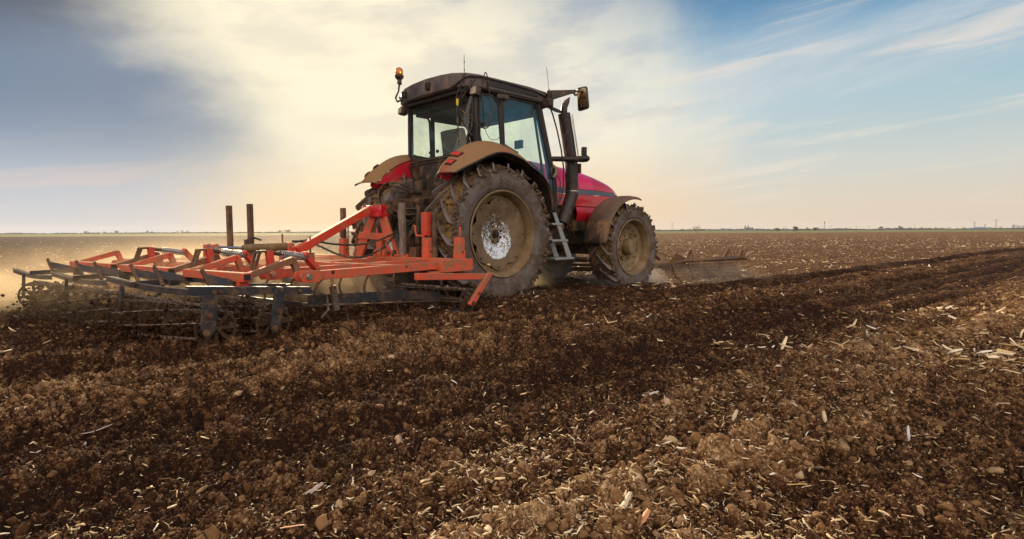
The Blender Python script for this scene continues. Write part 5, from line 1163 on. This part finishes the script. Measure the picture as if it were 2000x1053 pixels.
for i, (px, hp) in enumerate(((1775, 7), (1786, 6), (1799, 8), (1812, 5), (1826, 7.5), (1838, 5.5), (1852, 6), (1866, 5), (1880, 6.5))):
    tree(px, 760, hp, 10, 'brown', 'leafless scrubby tree in the long brown row right of the round tree', .5, 2, True, 'leafless trees in the brown row', low=.2)
for px, hp, wp, lab in ((1952, 8, 9, 'low brown tree left of the tall pair near the right edge'), (1977, 13, 8, 'tall bare tree near the right edge of the horizon'), (1986, 11, 8, 'bare tree just right of the tallest bare tree'), (1996, 10, 10, 'bare tree cut by the right edge of the picture')):
    tree(px, 640, hp, wp, 'brown', lab, .7, 2, True, G1, low=.2)
for px, hp, wp in ((168, 5, 9), (174, 4, 5), (205, 4, 7), (229, 5.5, 11), (248, 3.5, 4), (290, 5, 8), (299, 4.5, 6), (349, 4, 5), (358, 5, 6), (368, 4.5, 7), (547, 5, 11), (562, 5, 12), (566, 6, 8)):
    tree(px, 1100, hp + 1, wp, 'brown', 'tiny hazy tree on the left horizon beyond the dust', .45, 1, False, 'tiny trees on the left horizon', low=.2)
# long low belt of woodland on the horizon, one mass
def belt():
    rg = random.Random(5); lv = MB()
    for k in range(15000):
        px = rg.uniform(-500, 2600)
        if px < 600 and rg.random() < .55: continue
        d = rg.uniform(1350, 1500); hh = (2.5 + 2.0 * mnoise.noise(Vector((px * .018, 0, 0))) + 1.0 * mnoise.noise(Vector((px * .11, 3, 0)))) * (1.0 if px > 900 else .55)
        z = rg.uniform(0, max(.5, hh)) * d / FPX; p = fpos(px, d); s = rg.uniform(.6, 1.8)
        lv.add([p + Vector((-s * 1.4, rg.uniform(-3, 3), z - s * .6)), p + Vector((s * 1.4, rg.uniform(-3, 3), z - s * .5)), p + Vector((s, 0, z + s * .7)), p + Vector((-s * .9, 0, z + s * .8))], [(0, 1, 2, 3)])
    me = bpy.data.meshes.new('woodland_belt'); me.from_pydata(lv.v, [], lv.f); me.materials.append(FM['dark']); o = bpy.data.objects.new('woodland_belt', me); COL.objects.link(o); tag(o, kind='stuff')
belt()
# town and church
def house(px, d, wpx, hpx, label, roof='roof', group='houses of the distant town'):
    e = empty('house', fpos(px, d)); tag(e, label, 'house', group); w_ = wpx * d / FPX; h = hpx * d / FPX; dp = w_ * .5
    mb = MB(); mb.box((0, 0, h * .31), (w_, dp, h * .62)); wl = mb.build('wall', FM['wall'], e, smooth=0)
    mb = MB(); mb.prism([(-w_ * .53, -dp * .55, h * .60), (-w_ * .53, dp * .55, h * .60), (-w_ * .53, 0, h)], (w_ * 1.06, 0, 0)); mb.build('roof', FM[roof], e, smooth=0)
    for k in range(4): mb = MB(); mb.box((-w_ * .36 + w_ * .24 * k, -dp / 2 - .02, h * .34), (w_ * .07, .05, h * .2)); mb.build('window', FM['metal'], wl, smooth=0)
    return e
for i, (px, wp, hp, lab) in enumerate(((1386, 10, 3.0, 'low house at the left end of the distant town'), (1399, 9, 3.2, 'grey-roofed house left of the town centre'), (1412, 8, 4.6, 'taller gabled house in the middle of the distant town'), (1424, 10, 4.0, 'wide house right of the tall gabled one'), (1438, 9, 3.2, 'low house between the wide house and the church'), (1447, 7, 4.0, 'house touching the left side of the church'))):
    house(px, 1300 + 20 * (i % 3), wp, hp, lab)
ch = empty('church', fpos(1462, 1300)); tag(ch, 'distant church with two slender pointed towers on the town skyline', 'church')
k_ = 1300 / FPX
mb = MB(); mb.box((2 * k_, 6, 2.2 * k_), (15 * k_, 10, 4.4 * k_)); cw = mb.build('nave', FM['wall'], ch, smooth=0)
mb = MB(); mb.prism([(-5.8 * k_, .6, 4.3 * k_), (-5.8 * k_, 11.4, 4.3 * k_), (-5.8 * k_, 6, 6.0 * k_)], (15.6 * k_, 0, 0)); mb.build('roof', FM['roof'], cw, smooth=0)
for x in (-7.5, -1.5):
    mb = MB(); mb.box((x * k_, 0, 3.9 * k_), (2.0 * k_, 2.0 * k_, 7.8 * k_)); t_ = mb.build('tower', FM['wall'], ch, smooth=0)
    mb = MB(); mb.lathe([(1.25 * k_, 7.7 * k_), (1.1 * k_, 8.4 * k_), (.5 * k_, 9.3 * k_), (.55 * k_, 10 * k_), (.12 * k_, 11.8 * k_), (.01, 13.2 * k_)], (x * k_, 0, 0), (0, 0, 1), 8); mb.build('spire', FM['roof'], t_, smooth=0)
house(1895, 900, 10, 4.0, 'pale blue-roofed shed left of the big blue barn', 'blue', 'farm sheds on the right horizon'); house(1912, 900, 18, 5.5, 'big blue-roofed barn beside the lattice mast', 'blue', 'farm sheds on the right horizon'); house(1990, 800, 14, 3.5, 'low white farm shed at the right edge of the horizon', 'roof', 'farm sheds on the right horizon')
# masts and poles
def mast(px, d, hpx, kind_, label):
    e = empty('mast' if kind_ != 'pole' else 'utility_pole', fpos(px, d)); tag(e, label, 'mast' if kind_ != 'pole' else 'utility pole'); h = hpx * d / FPX; u = d / FPX
    if kind_ == 'twin':
        for s in (-1, 1): mb = MB(); mb.tube([(s * 1.1 * u, 0, 0), (s * 1.1 * u, 0, h)], .22 * u, 5); mb.build('leg', FM['metal'], e)
        mb = MB()
        for z in (.72, .98): mb.box((0, 0, h * z), (3.0 * u, .3, .35 * u))
        mb.build('cross_arm', FM['metal'], e)
    elif kind_ == 'lattice':
        mb = MB(); n = 9
        for sx, sy in ((-1, -1), (1, -1), (1, 1), (-1, 1)): mb.tube([(sx * 1.0 * u, sy * 1.0 * u, 0), (sx * .35 * u, sy * .35 * u, h)], .14 * u, 4)
        for i in range(n):
            a, b = 1 - i / n * .65, 1 - (i + 1) / n * .65
            for s in (-1, 1): mb.tube([(s * a * u, -a * u, h * i / n), (-s * b * u, -b * u, h * (i + 1) / n)], .10 * u, 3)
        mb.build('lattice_tower', FM['metal'], e)
        mb = MB(); mb.box((0, 0, h * .93), (2.4 * u, 1.2 * u, 1.2 * u)); mb.build('platform', FM['metal'], e)
    elif kind_ == 'stack':
        mb = MB(); mb.tube([(0, 0, 0), (0, 0, h)], [.45 * u, .35 * u], 6); mb.build('shaft', FM['metal'], e); mb = MB(); mb.tube([(0, 0, h * .72), (0, 0, h * 1.0)], .75 * u, 6); mb.build('antenna', FM['metal'], e)
    else:
        mb = MB(); mb.tube([(0, 0, 0), (0, 0, h)], .20 * u, 5); mb.build('shaft', FM['metal'], e); mb = MB(); mb.box((0, 0, h * .92), (1.8 * u, .3, .25 * u)); mb.build('cross_arm', FM['metal'], e)
for a in ((1313, 1000, 17, 'twin', 'double-legged pylon just right of the tractor front wheel'), (1609, 1000, 17.5, 'stack', 'tall dark mast right of the green hedge clump'), (1622, 1000, 9, 'pole', 'short faint pole just right of the tall dark mast'), (1671, 1000, 10, 'pole', 'faint pole midway along the right horizon, left of the broad tree'), (1695, 1000, 9, 'pole', 'faint pole closest to the left of the broad flat tree'),
          (1785, 950, 13, 'pole', 'thin pole rising out of the brown scrub row'), (1901, 850, 15, 'lattice', 'lattice mast rising beside the blue barn'), (1922, 850, 11, 'twin', 'short twin frame tower right behind the blue barn'), (1943, 850, 20, 'lattice', 'tallest lattice mast, near the right edge of the picture')): mast(*a)
# ------------------------------------------------------------------ single pieces of maize straw lying in front
def at_ground(px, py):
    d = _fw + _r * ((px - 1000) / FPX) - _u * ((py - 526.5) / FPX); t = -CAM_H / d.z; return CAMP + d * t
def stalk(px, py, L, wd, ang, tilt, label, mat, curl=0.0):
    p = at_ground(px, py); z = float(height(np.array([p.x]), np.array([p.y]), False)[0][0])
    mb = MB(); rows = []
    for i in range(9):
        t = i / 8 - .5; w_ = wd * (1 - .35 * abs(t) * 2) * (1 + .12 * math.sin(i * 2.3)); row = []
        for j in range(7): a = math.pi * j / 6; row.append((t * L, math.cos(a) * w_ / 2 + curl * L * t * t, math.sin(a) * wd * .22 + .01 * math.sin(t * 5) * L))
        rows.append(row)
    mb.sheet(rows, .0016); mb.jitter(.0012, 60)
    o = mb.build('straw_piece', mat, None, smooth=40); o.location = (p.x, p.y, z + .012); o.rotation_euler = (R(random.Random(int(px)).uniform(-30, 30)), R(-tilt), R(ang)); tag(o, label, 'straw', 'loose pieces of maize straw')
def stm(n, c): return simple(n, c, .6)
SW, SP, SY, SR, SG = stm('bleached_husk', (.62, .60, .60)), stm('pale_straw', (.60, .48, .32)), stm('golden_straw', (.62, .42, .14)), stm('reddish_straw', (.58, .26, .12)), stm('grey_stem', (.36, .29, .27))
for a in ((35, 785, .14, .022, 35, 8, 'pale straw stub slanting up at the far left edge', SP), (52, 802, .11, .024, 5, 4, 'short pale stub lying flat below the left-edge stub', SP), (85, 757, .13, .022, 10, 4, 'pinkish cut stalk lying level in the left clods', SG), (200, 780, .05, .012, 80, 50, 'tiny bluish-white sliver standing upright on the left', SW),
          (155, 855, .09, .020, 75, 30, 'curled grey husk standing among the left clods', SG, .5), (188, 833, .13, .010, 25, 12, 'thin curved grey stem right of the curled husk', SG, .4), (460, 808, .11, .016, -40, 20, 'forked white root lying left of centre', SW, .5), (607, 960, .10, .022, 40, 22, 'split grey-pink stalk near the bottom left of centre', SG),
          (545, 1028, .16, .014, 8, 4, 'long reddish stem lying flat at the bottom edge', SR), (120, 1040, .05, .010, -25, 5, 'small yellow chip at the bottom left corner', SY), (1312, 707, .09, .012, -40, 15, 'white stick lying on the dark furrow right of centre', SW), (1270, 768, .11, .022, 22, 6, 'bleached husk lying flat on the dark soil', SW),
          (1575, 737, .07, .012, -35, 12, 'small orange chip on the dark furrow', SR), (1612, 820, .10, .022, 88, 62, 'pale stub standing upright on the right', SP), (1435, 807, .08, .022, 50, 30, 'pale stub leaning left of the upright one', SP), (1437, 846, .08, .018, 20, 8, 'white chip below the leaning stub', SW),
          (1420, 879, .11, .018, 3, 4, 'bleached split stalk lying level', SW), (1590, 889, .08, .020, -55, 20, 'straw-coloured stub leaning right of the split stalk', SP), (1367, 914, .10, .026, -40, 14, 'ragged white husk with a pink edge', SW), (1272, 912, .09, .010, -78, 50, 'thin blue-white stick standing up', SW),
          (1775, 838, .10, .014, 60, 35, 'blue-white shred tilting up on the right', SW), (1945, 788, .12, .018, -42, 10, 'pale slanting stub near the right edge', SP), (1912, 1012, .12, .022, 0, 3, 'golden straw stub at the bottom right corner', SY), (1938, 1005, .13, .012, -62, 40, 'thin pale stick leaning beside the golden stub', SP),
          (1552, 931, .09, .018, -10, 4, 'yellow-brown chip in the light clods', SY), (1255, 1020, .08, .030, 30, 30, 'broken tan leaf standing at the bottom edge', SR, .4), (1220, 1010, .10, .024, 55, 24, 'tan stub leaning at the bottom edge', SP), (1665, 790, .09, .012, 48, 16, 'pinkish straw piece above the upright stub', SG)): stalk(*a)
# ------------------------------------------------------------------ haze box
mb = MB(); mb.box((0, 0, 16.5), (6400, 6400, 35)); hz = mb.build('haze', bpy.data.materials.new('air'), None, smooth=0); tag(hz, kind='stuff')
mt = hz.data.materials[0]; mt.use_nodes = True; n_ = mt.node_tree; n_.nodes.clear(); o = n_.nodes.new('ShaderNodeOutputMaterial'); v = n_.nodes.new('ShaderNodeVolumePrincipled'); n_.links.new(v.outputs[0], o.inputs['Volume'])
v.inputs['Color'].default_value = (.80, .84, .92, 1); v.inputs['Density'].default_value = HAZE = 0.00012; v.inputs['Anisotropy'].default_value = .25
# ------------------------------------------------------------------ drifting dust
def dust(loc, rad, rot, dens, name='dust_cloud', scale=1.6, col=(.93, .74, .50), seed=0.0, th=.42, an=.45):
    mb = MB(); mb.add([Vector(p) * 1.0 for p in ICO_V], [tuple(f) for f in ICO_F]); ob = mb.build(name, bpy.data.materials.new('dust'), None, smooth=0); ob.location = loc; ob.scale = rad; ob.rotation_euler = (0, 0, rot); tag(ob, kind='stuff')
    mt = ob.data.materials[0]; mt.use_nodes = True; n_ = mt.node_tree; n_.nodes.clear(); o = n_.nodes.new('ShaderNodeOutputMaterial'); v = n_.nodes.new('ShaderNodeVolumePrincipled'); n_.links.new(v.outputs[0], o.inputs['Volume'])
    tc_ = n_.nodes.new('ShaderNodeTexCoord'); P = X(n_, tc_.outputs['Object']); x_, y_, z_ = sep(n_, P)
    r2 = (x_ * x_ + y_ * y_ + z_ * z_); fall = r2.pw(.5).ss(.92, .15)
    ns = tnoise(n_, comb(n_, x_ * rad[0] + seed, y_ * rad[1], z_ * rad[2]), scale, 4, .6, .5).ss(th - .12, th + .22)
    n_.links.new((fall * ns * dens).s, v.inputs['Density']); v.inputs['Color'].default_value = (*col, 1); v.inputs['Anisotropy'].default_value = an
    return ob
def Tw(x, y, z): c, s = math.cos(R(44)), math.sin(R(44)); return (TO[0] + c * x - s * y, TO[1] + s * x + c * y, z)
def Iw(x, y, z): c, s = math.cos(IMP_A), math.sin(IMP_A); return (IO[0] + c * x - s * y, IO[1] + s * x + c * y, z)
dust(Iw(-.6, 5.2, .15), (5.5, 4.4, .85), IMP_A, .32, scale=.8, seed=2, col=(.88, .70, .48))
dust(Iw(-3.3, 4.4, .05), (1.6, 2.4, .55), IMP_A, 1.3, scale=1.2, seed=21, col=(.92, .76, .50))
dust(Iw(-1.5, 1.2, .25), (2.4, 3.2, .62), IMP_A, 1.2, scale=2.0, seed=5)
dust(Iw(-.95, .9, .28), (1.5, 2.6, .42), IMP_A, 3.2, scale=2.4, seed=41, col=(.60, .42, .27), an=.2)
dust(Iw(-2.75, .9, .18), (.75, 2.3, .36), IMP_A, 1.3, scale=3.0, seed=31, col=(.62, .42, .26))
dust(Tw(3.5, -.9, .05), (1.5, .8, .34), R(44), 3.0, scale=3.0, seed=8, col=(.85, .78, .72))
dust((3.9, 10.5, .08), (1.3, .6, .32), 0, .9, scale=3.5, seed=11, col=(.88, .76, .62))
dust(Tw(1.6, .4, .1), (2.2, 1.2, .55), R(44), 1.2, scale=1.8, seed=14)
dust((-7, 17, .2), (9, 6, 1.1), 0, .07, scale=.4, seed=17)
# soil thrown up and carried along by the crumbler rollers
def thrown(n=15000):
    k = n; x = np.where(rng.uniform(0, 1, k) < .62, rng.normal(-2.96, .13, k), rng.normal(-2.5, .15, k)); y = rng.uniform(-1.5, 2.75, k); z = np.abs(rng.normal(0, .13, k)) + .0; z = np.minimum(z, .36)
    c, s = math.cos(IMP_A), math.sin(IMP_A); wx, wy = IO[0] + c * x - s * y, IO[1] + s * x + c * y
    r_ = .004 * (6.0) ** (rng.uniform(0, 1, k) ** 1.6); P = ICO1_V[None] * (1 + rng.normal(0, .12, (k, len(ICO1_V), 1))) * rng.uniform(.6, 1.3, (k, 1, 3))
    co = (P * r_[:, None, None] + np.stack([wx, wy, z], -1)[:, None]).reshape(-1, 3)
    fq = (ICO1_F[None] + (np.arange(k) * len(ICO1_V))[:, None, None]).reshape(-1, 3)
    tag(np_mesh('thrown_soil', co, fq, clod_mat(), {'dry': np.repeat(np.clip(rng.normal(.06, .12, k), 0, 1), len(ICO1_V))}), kind='stuff')
thrown()
